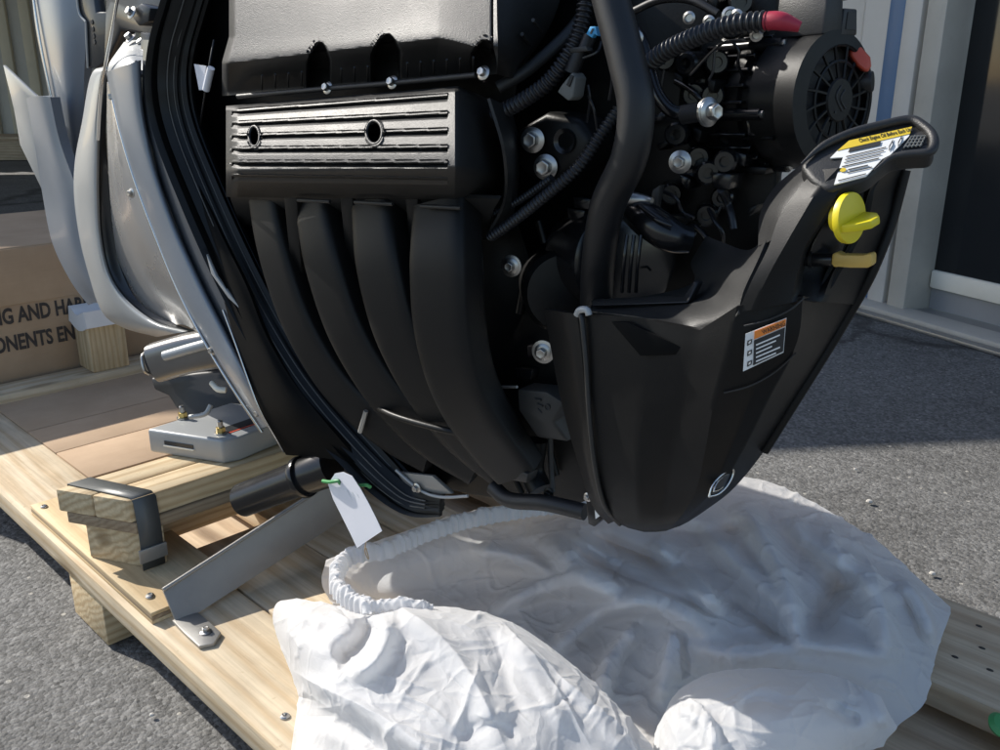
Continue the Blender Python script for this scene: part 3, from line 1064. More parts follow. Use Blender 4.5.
# shelf below the cover, with lips above each runner
epatch('manifold_shelf', [[(228, 190, 0.03), (350, 194, 0.035), (500, 199, 0.03)], [(232, 203, 0.012), (350, 208, 0.015), (492, 214, 0.01)], [(240, 225, -0.03), (350, 232, -0.03), (488, 240, -0.03)]], M['plastic'], motor, 10, 30, 0.004)
for x0, x1, y0, y1 in ((298, 330, 200, 201.5), (355, 393, 202, 204), (421, 461, 206, 208)):
    etube('lip', [(x0, y0, 0.047), ((x0 + x1) / 2, (y0 + y1) / 2, 0.048), (x1, y1, 0.047)], 0.0022, M['plastic'], motor, n=8, seg=8)
for x0 in (291, 347, 412):
    eprism('gusset', [(x0 - 8, 192, 0.035), (x0 + 5, 192, 0.035), (x0 + 12, 300, 0.0), (x0 + 2, 300, 0.0)], 0.04, M['block'], motor, 0.002)

# ---- four runners
runs = [
    [(268, 196, 0.004), (279, 250, 0.010), (303, 320, 0.006), (340, 382, -0.008), (388, 428, -0.026), (432, 456, -0.04)],
    [(318, 200, 0.008), (328, 255, 0.020), (351, 325, 0.016), (386, 385, 0.002), (430, 432, -0.018), (480, 466, -0.036)],
    [(379, 202, 0.014), (385, 258, 0.029), (402, 325, 0.026), (430, 382, 0.010), (466, 430, -0.012), (508, 468, -0.034)],
    [(447, 205, 0.019), (446, 260, 0.036), (450, 330, 0.034), (464, 385, 0.020), (490, 432, 0.0), (520, 470, -0.020)]]
for k, r in enumerate(runs):
    w = [0.020, 0.022, 0.024, 0.0265][k]
    etube('intake_runner', r, [w * 0.94, w, w * 1.02, w * 1.0, w * 0.95, w * 0.8], M['runner'], motor, n=40, seg=36, flat=(0.8, 1.42, 0.40), flatdir=EB)
# collar bands across the runners
etube('collar', [(372, 404, 0.005), (395, 416, 0.02), (440, 429, 0.02), (468, 434, 0.01)], 0.004, M['block'], motor, n=30, seg=8)
eprism('runner_flange', [(395, 425, -0.03), (450, 440, -0.02), (500, 462, -0.01), (528, 474, 0.0), (526, 484, 0.0), (505, 480, -0.01), (470, 470, -0.03), (420, 455, -0.04)], 0.02, M['plastic'], motor, 0.003)

# ---- lower cowl rim: ribbed seal sweeping down the left
rim = [(196, -30), (184, 10), (173, 50), (170.5, 90), (179, 132), (203, 193), (232, 258), (263, 318), (303, 382), (346, 434), (384, 474), (412, 496), (440, 501)]
wid = [17, 17, 17.5, 18, 18, 18.5, 19, 19, 18.5, 18, 16, 12, 7]
offs = [-0.01, 0.0, 0.01, 0.015, 0.015, 0.012, 0.008, 0.004, 0.0, -0.01, -0.02, -0.03, -0.035]
path = crom(np.array([[a, b_] for a, b_ in rim]), 140)
wd = np.interp(np.linspace(0, 1, 140), np.linspace(0, 1, 13), wid)
of = np.interp(np.linspace(0, 1, 140), np.linspace(0, 1, 13), offs)
tn = np.gradient(path, axis=0)
tn /= np.linalg.norm(tn, axis=1, keepdims=True)
nm = np.stack([-tn[:, 1], tn[:, 0]], axis=1)     # to the left/outside... sign fixed below
if nm[40][0] > 0: nm = -nm
NS = 121
P = np.zeros((140, NS, 3))
for i in range(140):
    for j in range(NS):
        q = j / (NS - 1)                       # 0 outside .. 1 inside
        q2 = path[i] + nm[i] * wd[i] * (1 - 2 * q)
        rid = 0.0
        for rp, rh in ((0.05, 0.004), (0.24, 0.0032), (0.42, 0.0036), (0.60, 0.0032), (0.82, 0.004)):
            rid += rh * math.exp(-((q - rp) / 0.013) ** 2)
        o = of[i] + 0.012 * math.sin(math.pi * min(1, q * 1.2 + 0.1)) - 0.02 * q + rid
        P[i, j] = ep(q2[0], q2[1], o)
cs_ = sheet('cowl_seal', P, M['seal'], motor, 0.012)
M['glint'] = plain('grey_seal_glint', (0.075, 0.072, 0.066), 0.33, 0, 0.2, 60, 700, 0.1)  # sky highlights on the seal ridges, put into a lighter grey
for rp in (0.05, 0.24, 0.42, 0.60, 0.82):
    jj = int(rp * (NS - 1))
    tube('seal_glint', P[::7, jj] + (C0 - P[::7, jj]) * 0.0012, 0.0009, M['glint'], cs_, n=110, seg=6)
# inner pan wall between the seal and the engine
inner = path - nm * wd[:, None]
P = np.zeros((70, 8, 3))
for i in range(70):
    ii = i * 2
    for j in range(8):
        q = j / 7
        P[i, j] = ep(inner[ii][0] - nm[ii][0] * q * 26 + 2 * nm[ii][0], inner[ii][1] - nm[ii][1] * q * 26, of[ii] - 0.012 - 0.10 * q)
sheet('cowl_pan', P, M['block'], motor, 0.006)
# small white stickers inside the pan
eprism('pan_label', [(194, 64, 0.012), (206, 66, 0.012), (203, 90, 0.01), (199, 90, 0.01)], 0.001, M['paper'], motor, 0)
etube('cable_flag', [(211, 68, 0.014), (206, 90, 0.012)], 0.0045, M['paper'], motor, n=6, seg=12)
etube('cable', [(214, 40, 0.0), (209, 68, 0.012), (204, 100, 0.008), (200, 125, -0.01)], 0.0014, M['rubber'], motor, n=20, seg=8)

# ---- dark skirt between seal and grey side panel, lower black apron
epatch('dark_skirt', [
    [(143, 40, 0.0), (160, 38, 0.012), (178, 20, 0.0)],
    [(143, 100, 0.0), (155, 98, 0.014), (168, 100, 0.0)],
    [(152, 150, 0.0), (166, 150, 0.016), (182, 152, 0.0)],
    [(165, 195, 0.0), (182, 195, 0.018), (200, 198, 0.0)],
    [(190, 258, 0.0), (208, 262, 0.018), (228, 265, 0.0)],
    [(219, 318, 0.0), (238, 320, 0.016), (258, 322, 0.0)],
    [(248, 378, 0.0), (272, 380, 0.012), (296, 384, 0.0)],
    [(268, 420, -0.01), (300, 425, 0.006), (338, 436, -0.005)],
    [(286, 452, -0.03), (325, 458, -0.01), (362, 462, -0.02)]], M['mid_grey'], motor, 50, 16, 0.006)
epatch('lower_apron', [
    [(160, 110, 0.012), (166, 110, 0.013), (172, 112, 0.012)],
    [(176, 165, 0.014), (184, 166, 0.017), (192, 168, 0.014)],
    [(200, 225, 0.016), (209, 227, 0.020), (219, 230, 0.016)],
    [(218, 280, 0.016), (232, 282, 0.022), (246, 285, 0.018)],
    [(232, 330, 0.014), (252, 330, 0.022), (266, 335, 0.018)],
    [(246, 372, 0.012), (272, 372, 0.024), (295, 384, 0.014)],
    [(262, 415, 0.006), (296, 418, 0.02), (332, 430, 0.008)],
    [(286, 455, -0.02), (322, 458, 0.0), (362, 464, -0.01)]], M['void'], motor, 50, 14, 0.006)
etube('apron_edge', [(223, 310, 0.012), (235, 342, 0.014), (251, 387, 0.014), (262, 414, 0.01), (284, 452, -0.01)], 0.0016, M['chrome'], motor, n=30, seg=8)
eprism('hook_plate', [(206, 254, 0.026), (216, 276, 0.026), (226, 290, 0.024), (243, 312, 0.02), (228, 298, 0.024), (211, 274, 0.026)], 0.004, M['pale_grey'], motor, 0.0008)

# ---- grey side panel, convex, with a top facet coloured paler for sunlight
sp_l = [(106, 72), (112, 100), (118, 128), (131, 172), (152, 230), (176, 290), (206, 342), (234, 386), (262, 428)]
sp_r = [(141, 60), (144, 105), (149, 135), (158, 172), (176, 224), (202, 282), (226, 330), (248, 374), (276, 424)]
G = []
for k, (a, b_) in enumerate(zip(sp_l, sp_r)):
    row = []
    for q, oo in ((0, -0.022), (0.12, 0.002), (0.35, 0.012), (0.7, 0.016), (0.93, 0.010), (1.0, -0.004)):
        row.append((a[0] + (b_[0] - a[0]) * q, a[1] + (b_[1] - a[1]) * q, oo - (0.02 if k == 8 else 0)))
    G.append(row)
epatch('side_panel', G, M['grey_paint'], motor, 60, 24, 0.006)
epatch('panel_shoulder', [
    [(124, 42, -0.085), (137, 40, -0.08), (149, 42, -0.075)],
    [(116, 53, -0.055), (133, 50, -0.045), (147, 52, -0.045)],
    [(109, 64, -0.03), (127, 60, -0.012), (143, 62, -0.015)],
    [(107, 75, -0.02), (124, 74, 0.006), (142, 74, 0.0)]], M['pale_grey'], motor, 16, 16, 0.006)
eprism('shoulder_block', [(140, 32, -0.05), (150, 34, -0.05), (150, 50, -0.05), (148, 66, -0.04), (141, 58, -0.05)], 0.03, M['dark_grey'], motor, 0.002)
epatch('panel_cheek', [[(146, 66, -0.02), (152, 70, -0.015), (160, 84, -0.02)], [(147, 86, 0.0), (154, 88, 0.002), (163, 98, -0.01)]], M['pale_grey'], motor, 8, 8, 0.004)
for px, py in ((131, 39), (143, 45)):
    bolt(ep(px, py, -0.07), np.array([-0.5, -0.5, 0.8]), 0.006)
# clutter above: brackets in shade and glints
eprism('upper_bracket', [(128, 12, -0.09), (141, 3, -0.09), (150, 8, -0.09), (148, 22, -0.09), (138, 26, -0.09)], 0.03, M['dark_grey'], motor, 0.003)
eprism('upper_bracket', [(106, -10, -0.14), (178, -10, -0.14), (168, 40, -0.14), (160, 72, -0.14), (150, 72, -0.14), (143, 34, -0.14), (120, 30, -0.14), (103, 70, -0.14)], 0.03, M['dark_grey'], motor, 0.004)
bolt(ep(132, 13, -0.085), EB + [0, 0, 0.5], 0.006)
etube('trim_line', [(119, -10, -0.02), (112, 30, -0.02), (106, 62, -0.015), (101, 90, -0.02), (98, 140, -0.02)], 0.0022, M['chrome'], motor, n=30, seg=8)

# ---- polished lower mount cover, pale ring and housing further left
epatch('polished_cover', [
    [(107, 82, -0.04), (111, 90, -0.03), (113, 98, -0.03)],
    [(107, 130, -0.05), (114, 130, -0.03), (121, 132, -0.025)],
    [(109, 180, -0.06), (121, 178, -0.03), (134, 180, -0.025)],
    [(113, 230, -0.075), (133, 225, -0.035), (154, 232, -0.025)],
    [(121, 272, -0.09), (148, 265, -0.045), (172, 278, -0.028)],
    [(136, 305, -0.10), (165, 300, -0.06), (190, 310, -0.035)],
    [(166, 326, -0.10), (184, 325, -0.07), (202, 335, -0.045)]], M['silver'], motor, 40, 20, 0.006)
etube('polished_trim', [(113, 100, -0.018), (121, 134, -0.014), (134, 178, -0.012), (154, 232, -0.012), (178, 290, -0.012), (206, 344, -0.012), (234, 390, -0.014), (262, 432, -0.03)], 0.0026, M['chrome'], motor, n=50, seg=10)
for px, py in ((132, 193), (213, 350), (259, 413)):
    bolt(ep(px, py, -0.01), EB, 0.0045, mat='steel')
c_l = [(105, 66), (91, 75), (82, 122), (75, 160), (74, 195), (79, 235), (88, 272), (102, 312), (124, 328), (157, 337)]
c_r = [(108, 70), (105, 80), (100, 125), (99, 165), (99, 195), (101, 235), (109, 272), (126, 299), (156, 322), (188, 331)]
G = []
for a, b_ in zip(c_l, c_r):
    G.append([(a[0] + (b_[0] - a[0]) * q, a[1] + (b_[1] - a[1]) * q, oo) for q, oo in ((0, -0.10), (0.15, -0.075), (0.5, -0.062), (0.85, -0.06), (1, -0.066))])
epatch('mount_ring', G, M['pale_grey'], motor, 60, 18, 0.006)
d_r = [(108, 76), (107, 100), (106, 135), (108, 170), (109, 195), (113, 235), (122, 272), (139, 302), (168, 321), (196, 331)]
G = []
for a, b_ in zip(c_r, d_r):
    G.append([(a[0] + (b_[0] - a[0]) * q, a[1] + (b_[1] - a[1]) * q, oo) for q, oo in ((0, -0.067), (0.2, -0.075), (1, -0.085))])
epatch('ring_inner_band', G, M['dark_grey'], motor, 60, 8, 0.004)
# lower gear housing, fin and tall panel
epatch('gear_housing', [
    [(26, 98, -0.13), (37, 96, -0.115), (50, 97, -0.12)],
    [(34, 140, -0.13), (48, 140, -0.115), (60, 142, -0.12)],
    [(42, 192, -0.14), (58, 192, -0.115), (78, 195, -0.12)],
    [(52, 242, -0.14), (68, 242, -0.115), (84, 242, -0.12)],
    [(70, 280, -0.14), (82, 278, -0.12), (96, 280, -0.12)],
    [(88, 305, -0.14), (97, 303, -0.13), (108, 310, -0.12)]], M['grey_paint'], motor, 40, 20, 0.02)
eprism('fin', [(3, 65, -0.17), (37, 97, -0.15), (30, 100, -0.15), (36, 150, -0.15), (42, 190, -0.15), (20, 145, -0.16), (14, 110, -0.165)], 0.006, M['pale_grey'], motor, 0.001)
epatch('drive_shaft_housing', [
    [(30, -20, -0.20), (52, -20, -0.185), (80, -20, -0.20)],
    [(36, 30, -0.20), (58, 30, -0.18), (86, 30, -0.20)],
    [(46, 80, -0.20), (64, 80, -0.18), (84, 80, -0.20)],
    [(58, 140, -0.20), (70, 140, -0.185), (84, 140, -0.20)],
    [(72, 200, -0.20), (78, 200, -0.19), (86, 200, -0.20)]], M['grey_paint'], motor, 30, 18, 0.03)
etube('housing_edge', [(31, -20, -0.195), (40, 40, -0.19), (52, 100, -0.19), (63, 155, -0.19), (72, 198, -0.19)], 0.0022, M['chrome'], motor, n=30, seg=8)
eprism('hinge_plate', [(75, -15, -0.165), (92, -15, -0.165), (96, 12, -0.165), (113, 12, -0.165), (104, 62, -0.165), (96, 68, -0.165), (88, 68, -0.165), (86, 22, -0.165), (78, 14, -0.165)], 0.02, M['dark_grey'], motor, 0.003)
for py in (22, 29, 36, 42):
    lathe('hole', [(0.0045, 0), (0.004, 0.001)], ep(92 + (py - 22) * 0.12, py, -0.1645), EB, M['ink'], motor, 12)
etube('hinge_edge', [(86, 22, -0.163), (88, 68, -0.163)], 0.0022, M['pale_grey'], motor, n=6, seg=8)
etube('hinge_edge', [(76, -15, -0.163), (79, 12, -0.163), (86, 22, -0.163)], 0.0022, M['pale_grey'], motor, n=10, seg=8)

# ---- tilt tube, clamp plate, silver bracket on the cradle
tb = [at(158, 362, 1.42), at(190, 353, 1.40), at(232, 345, 1.38)]
tube('tilt_tube', tb, 0.031, M['gunmetal'], motor, n=24, seg=36, flat=(1.0, 0.8, 0.6), flatdir=(0, 0, 1))
tube('tube_lip', [at(165, 356, 1.385), at(200, 346, 1.36), at(215, 343, 1.355)], 0.008, M['pale_grey'], motor, n=16, seg=14)
tdir = unit(np.array(tb[0]) - np.array(tb[1]))
lathe('end_cap', [(0.027, 0), (0.027, 0.006), (0.023, 0.010)], tb[0], tdir, M['dark_grey'], motor, 28, squash=(1.1, 0.8))
for dz in (0.013, -0.013):
    bolt(np.array(tb[0]) + tdir * 0.010 + np.array([0, 0, dz]), tdir, 0.0045)
tube('wire_clip', [at(146, 352, 1.41), at(142, 357, 1.40), at(144, 370, 1.40), at(149, 374, 1.41)], 0.0025, M['steel'], motor, n=20, seg=8)
prism('clamp_plate', [at(150, 378, 1.62), at(240, 368, 1.58), at(262, 400, 1.56), at(258, 415, 1.56), at(215, 417, 1.57), at(186, 416, 1.58), at(176, 408, 1.60), at(168, 396, 1.61), at(154, 390, 1.62)], np.array([0.06, 0.08, 0]), M['rubber'], motor, 0.004)
tube('hook', [at(190, 417, 1.42), at(205, 414, 1.41), at(211, 405, 1.41)], 0.004, M['pale_grey'], motor, n=14, seg=8)
tube('hook', [at(212, 383, 1.40), at(218, 389, 1.39), at(226, 390, 1.39)], 0.005, M['sill_white'], motor, n=14, seg=8)
# silver bracket: box with chamfered shoulder, slot, two studs
zb = ztop + 0.0005
Bl = gp(150, 452, zb); Bc = gp(224, 464, zb); Br = gp(280, 448, zb)
hz = np.array([0, 0, 0.040])
back = unit([0.62, 0.78, 0]) * 0.16
Tl, Tc = gp(149, 432.5, zb + 0.040), gp(220, 443, zb + 0.040)
sbx = thing('silver_bracket', Bc, 'silver metal bracket box with brass studs on the timber cradle', 'bracket')
outl = [Bl, Bc, Bc + back * 0.1 + np.array([0.012, 0.0, 0]), Bc + back * 1.0, Bl + back * 1.0]
prism('bracket_body', outl, hz, M['pale_grey'], sbx, 0.004, 3)
fxv = unit(Bc - Bl)
fnv = unit(np.cross(fxv, [0, 0, 1]))
if fnv[1] > 0: fnv = -fnv
midp = Bl + (Bc - Bl) * 0.42 + np.array([0, 0, 0.021])
box('slot', midp + fnv * 0.0006, fxv, 0.055, 0.0015, 0.007, M['dark_grey'], sbx, bevel=0)
box('slot_lip', midp + fnv * 0.0012 - np.array([0, 0, 0.0045]), fxv, 0.058, 0.003, 0.0025, M['sill_white'], sbx, bevel=0.0006)
for px, py in ((183, 418), (221, 433)):
    p = gp(px, py, zb + 0.0405)
    st = lathe('threaded_stud', [(0.010, 0), (0.010, 0.002), (0.0045, 0.0025), (0.0045, 0.02), (0.003, 0.022)], p, (0, 0, 1), M['steel'], sbx, 20)
    nu = lathe('nut', [(0.0075, 0.002), (0.0075, 0.010), (0.006, 0.0105)], p, (0, 0, 1), M['brass'], st, 6)
p = gp(240, 425, zb + 0.0405)
box('sticker', p, back, 0.075, 0.022, 0.0006, M['dark_grey'], sbx, bevel=0)
box('red_line', p + fxv * 0.016, back, 0.075, 0.004, 0.0006, M['orange_red'], sbx, bevel=0)

# ---- black trim cylinder by the steel strip
tube('trim_cylinder', [at(243, 500, 1.27), at(300, 478, 1.22), at(332, 466, 1.2)], [0.024, 0.024, 0.027], M['gloss_black'], motor, n=20, seg=36)
lathe('cylinder_band', [(0.0285, -0.004), (0.0295, 0), (0.0285, 0.004)], at(303, 477, 1.215), np.array(at(243, 500, 1.27)) - np.array(at(300, 478, 1.22)), M['gloss_black'], motor, 36)
eprism('hanger_plate', [(296, 450, -0.05), (338, 446, -0.05), (362, 500, -0.06), (342, 492, -0.06), (318, 466, -0.05)], 0.01, M['dark_grey'], motor, 0.002)
etube('valve_stem', [(318, 456, -0.02), (321, 468, -0.02), (325, 482, -0.02)], 0.006, M['rubber'], motor, n=10, seg=12)
bolt(ep(319, 457, -0.014), EB, 0.005)
eprism('metal_tab', [(396, 472, -0.03), (432, 476, -0.03), (452, 494, -0.035), (420, 494, -0.035), (404, 484, -0.03)], 0.006, M['plate'], motor, 0.001)
bolt(ep(417, 488, -0.028), EB, 0.004)
etube('pan_lip', [(396, 470, -0.025), (420, 490, -0.03), (440, 497, -0.03), (468, 496, -0.035)], 0.002, M['pale_grey'], motor, n=20, seg=8)
etube('stay', [(366, 411, 0.0), (360, 432, 0.0)], 0.003, M['plate'], motor, n=6, seg=10)

# ---- hoses, conduits
etube('coolant_hose', [(596, -60, 0.0), (611, 0, 0.005), (627, 62, 0.012), (636, 108, 0.016), (629, 158, 0.016), (608, 205, 0.008), (599, 255, -0.005), (596, 305, -0.03)], 0.0158, M['rubber'], motor, n=70, seg=24)
etube('conduit', [(494, 115, 0.0), (520, 102, 0.0), (548, 82, -0.005), (568, 55, -0.01), (581, 26, -0.02), (590, -30, -0.03)], 0.0078, M['conduit'], motor, n=300, seg=14, wave=0.0022, wl=0.0048)
etube('conduit', [(490, 237, 0.0), (512, 222, 0.0), (545, 196, 0.0), (577, 168, -0.005), (600, 135, -0.015), (618, 110, -0.03)], 0.0058, M['conduit'], motor, n=300, seg=12, wave=0.0018, wl=0.0042)
etube('conduit', [(494, 214, -0.01), (520, 200, -0.01), (552, 178, -0.01)], 0.004, M['conduit'], motor, n=160, seg=12, wave=0.0014, wl=0.0036)
etube('battery_conduit', [(640, 72, -0.05), (664, 52, -0.04), (698, 36, -0.03), (732, 25, -0.025), (768, 21, -0.025)], 0.0085, M['conduit'], motor, n=300, seg=16, wave=0.0024, wl=0.0052)
etube('red_sleeve', [(766, 21, -0.025), (780, 21, -0.025), (800, 27, -0.03)], [0.0072, 0.0070, 0.004], M['red'], motor, n=16, seg=16)
etube('fuel_hose', [(634, 28, -0.06), (643, 44, -0.05), (650, 70, -0.045), (658, 95, -0.04), (672, 111, -0.04), (692, 114, -0.045)], 0.006, M['gloss_black'], motor, n=50, seg=16)
etube('hose_crimp', [(682, 115, -0.044), (706, 111, -0.046)], 0.0085, M['rubber'], motor, n=8, seg=18)
bolt(ep(709, 112, -0.04), EB * 0.3 + EA * 0.9, 0.0072, washer=0.0125)
for px, py, rr, ws in ((533, 140, 0.0078, 0.0), (546, 167, 0.0078, 0.0), (511, 266, 0.0055, 0.0115), (543, 352, 0.0058, 0.0125), (680, 162, 0.0058, 0.0105)):
    bolt(ep(px, py, -0.03 if px != 680 else -0.06), EB + EA * 0.25, rr, washer=ws)
etube('sensor_fitting', [(628, 199, -0.03), (645, 200, -0.035), (652, 201, -0.035)], [0.008, 0.006, 0.003], M['steel'], motor, n=12, seg=8)
eprism('finned_cooler', [(652, 190, -0.06), (660, 185, -0.06), (655, 212, -0.06), (648, 212, -0.06)], 0.01, M['sensor'], motor, 0.001)
# thermostat housing round the two bolts
eprism('mount_boss', [(515, 130, -0.035), (545, 112, -0.035), (578, 118, -0.035), (592, 140, -0.035), (584, 165, -0.035), (556, 185, -0.035), (530, 180, -0.035), (512, 160, -0.035)], 0.05, M['block'], motor, 0.008, 3)
lathe('port', [(0.012, 0), (0.012, 0.004), (0.008, 0.002), (0.0075, -0.01)], ep(566, 141, -0.035), EB, M['gloss_black'], motor, 24)
# connectors
eprism('grey_connector', [(562, 84, 0.0), (572, 72, 0.0), (576, 78, 0.0), (573, 97, 0.0), (568, 101, 0.0), (557, 92, 0.0)], 0.018, M['grey_connector'], motor, 0.0015)
eprism('connector_latch', [(566, 85, 0.002), (570, 75, 0.002), (573, 76, 0.002), (569, 87, 0.002)], 0.004, M['ink'], motor, 0.0004)
etube('connector_body', [(571, 73, -0.008), (580, 50, -0.012)], 0.007, M['rubber'], motor, n=8, seg=10)
eprism('connector_body', [(568, 48, -0.004), (586, 46, -0.004), (588, 51, -0.004), (570, 53, -0.004)], 0.01, M['sensor'], motor, 0.001)
etube('connector_body', [(584, 50, -0.01), (590, 36, -0.014)], 0.006, M['rubber'], motor, n=8, seg=10)
eprism('blue_clip', [(586, 34, -0.004), (590, 26.5, -0.004), (595.5, 26.5, -0.004), (597.5, 36, -0.004), (594, 34, -0.004), (592, 38, -0.004)], 0.006, M['blue'], motor, 0.0006)
eprism('clip_slot', [(589.5, 33.5, -0.0032), (592, 28.5, -0.0032), (593.6, 28.5, -0.0032), (591, 34, -0.0032)], 0.002, M['ink'], motor, 0)
for pts in ([(588, 95, -0.02), (594, 110, -0.02), (597, 130, -0.03)], [(610, 55, -0.01), (612, 80, -0.012), (609, 100, -0.015)], [(583, 58, -0.01), (597, 52, -0.012), (601, 42, -0.02)],
            [(588, 85, -0.02), (590, 100, -0.02), (587, 122, -0.03)], [(664, 70, -0.07), (660, 90, -0.07), (655, 98, -0.07)], [(715, 45, -0.06), (713, 70, -0.06), (709, 80, -0.06)],
            [(690, 75, -0.06), (720, 45, -0.05), (745, 40, -0.05)]):
    etube('wire', pts, 0.0013, M['conduit'], motor, n=20, seg=6)
for px, py, r in ((690, 18, 0.005), (710, 22, 0.005), (730, 15, 0.006), (738, 16, 0.005), (637, 38, 0.006), (757, 35, 0.005), (620, 118, 0.004)):
    lathe('clamp', [(r, 0), (r * 1.1, 0.003), (r * 0.7, 0.004), (r * 0.6, 0.002)], ep(px, py, -0.045), EB + EA * 0.5 * random.random(), M['steel'], motor, 14)
etube('wire_guide', [(632, 12, -0.05), (660, 0, -0.05), (690, 0, -0.05), (718, 14, -0.05)], 0.0035, M['rubber'], motor, n=24, seg=8)
rr_ = random.Random(5)
for k in range(46):
    px, py = rr_.uniform(638, 750), rr_.uniform(-5, 235)
    o_ = rr_.uniform(-0.12, -0.075)
    kind_ = rr_.random()
    if kind_ < 0.4:
        w_, h_ = rr_.uniform(8, 24), rr_.uniform(6, 18)
        sl = rr_.uniform(-6, 6)
        eprism('bracket', [(px, py, o_), (px + w_, py + sl, o_), (px + w_ - 3, py + h_ + sl, o_), (px + 2, py + h_, o_)], 0.03, M['block'] if rr_.random() < 0.6 else M['gloss_black'], motor, 0.002)
    elif kind_ < 0.75:
        a_ = rr_.uniform(0, 6.28)
        pts = [(px, py, o_)]
        for q in range(3):
            a_ += rr_.uniform(-0.7, 0.7)
            pts.append((pts[-1][0] + 14 * math.cos(a_), pts[-1][1] + 14 * math.sin(a_), o_ + rr_.uniform(-0.01, 0.015)))
        etube('wire', pts, rr_.uniform(0.0012, 0.004), M['gloss_black'] if rr_.random() < 0.5 else M['conduit'], motor, n=24, seg=8)
    else:
        lathe('cast_boss', [(0.012, -0.03), (0.011, 0.0), (0.009, 0.003), (0.005, 0.003), (0.0045, -0.004)], ep(px, py, o_), EB + EA * rr_.uniform(0, 0.8), M['gloss_black'], motor, 20)
for k in range(14):
    px, py = rr_.uniform(500, 600), rr_.uniform(180, 480)
    if rr_.random() < 0.5:
        eprism('bracket', [(px, py, -0.06), (px + 18, py + 3, -0.06), (px + 16, py + 14, -0.06), (px + 1, py + 12, -0.06)], 0.02, M['gloss_black'], motor, 0.002)
    else:
        etube('cast_rib', [(px, py, -0.068), (px + rr_.uniform(-8, 14), py + 22, -0.068)], 0.004, M['block'], motor, n=6, seg=8)
# sensor block with moulded marks, low in the gap
sb = eprism('sensor_block', [(517, 389, -0.015), (546, 392, -0.015), (565, 404, -0.02), (553, 421, -0.015), (568, 442, -0.025), (537, 438, -0.02), (518, 410, -0.015)], 0.03, M['sensor'], motor, 0.003)
for a, b_ in (((535, 399), (541, 400)), ((537, 404), (543, 406)), ((538, 409), (542, 413))):
    tube('moulded_mark', [ep(a[0], a[1], -0.0145), ep(b_[0], b_[1], -0.0145)], 0.0012, M['ink'], sb, n=3, seg=6)
lathe('moulded_mark', [(0.0035, 0), (0.0035, 0.0008), (0.0025, 0.0008), (0.0024, 0.0002)], ep(547.5, 407, -0.0147), EB, M['ink'], sb, 18)
etube('sensor_bar', [(498, 387, -0.02), (517, 387, -0.015)], 0.0016, M['plate'], motor, n=4, seg=6)
etube('drain_pipe', [(493, 487, -0.02), (510, 500, -0.015), (545, 503, -0.015), (585, 512, -0.02)], 0.009, M['rubber'], motor, n=30, seg=16)
etube('cast_leg', [(535, 440, -0.045), (532, 470, -0.04), (540, 490, -0.035)], 0.014, M['block'], motor, n=14, seg=16)
etube('cast_leg', [(550, 430, -0.04), (551, 465, -0.04), (553, 492, -0.035)], 0.003, M['plastic'], motor, n=14, seg=10)
bolt(ep(549, 493, -0.03), EB, 0.004, mat='block')
# latch with white code sticker at the corner of the top cover
eprism('latch', [(585, 492, 0.0), (592, 494, 0.0), (606, 516, 0.0), (594, 527, 0.0), (588, 524, 0.0)], 0.012, M['gloss_black'], motor, 0.001)
eprism('latch_sticker', [(594.5, 507, 0.0008), (600.5, 504.5, 0.0008), (601.5, 515, 0.0008), (595.5, 519, 0.0008)], 0.0006, M['label_white'], motor, 0)
bolt(ep(588, 497, 0.001), EB, 0.003)
# starter drum and round castings
lathe('starter_drum', [(0.045, -0.06), (0.045, 0.0), (0.040, 0.006), (0.012, 0.008)], ep(565, 292, -0.06), EB * 0.7 + EA * 0.6, M['block'], motor, 40)
lathe('filter_canister', [(0.055, -0.08), (0.055, -0.012), (0.057, -0.010), (0.057, -0.004), (0.05, 0.0)], ep(628, 262, -0.07), EA + EB * 0.6, M['gloss_black'], motor, 48)
for q in range(3):
    px = 627 + q * 7
    etube('canister_rib', [(px, 235, -0.005 - q * 0.004), (px - 3, 262, 0.0 - q * 0.004), (px - 5, 292, -0.01 - q * 0.004)], 0.0018, M['gloss_black'], motor, n=12, seg=8)
etube('elbow', [(634, 210, -0.04), (650, 222, -0.03), (672, 236, -0.03), (690, 240, -0.04)], [0.014, 0.016, 0.016, 0.012], M['gloss_black'], motor, n=24, seg=20)
etube('elbow_rib', [(640, 206, -0.022), (656, 219, -0.012), (672, 226, -0.014)], 0.002, M['gloss_black'], motor, n=16, seg=8)

# ---- alternator
AN = unit([0.588, -0.809, 0.04])
AC = at(838, 100, 0.80)
AU, AVv = None, None
AZ_ = unit(np.array([0, 0, 1.0]) - AN * AN[2])
AX = np.cross(AZ_, AN)     # to the right as seen from the front
if AX @ RT < 0: AX = -AX


def ap(x, y, z=0.0):
    """on the alternator face: x right, y up in grille radii, z out"""
    return AC + AX * x * 0.047 + AZ_ * y * 0.047 + AN * z


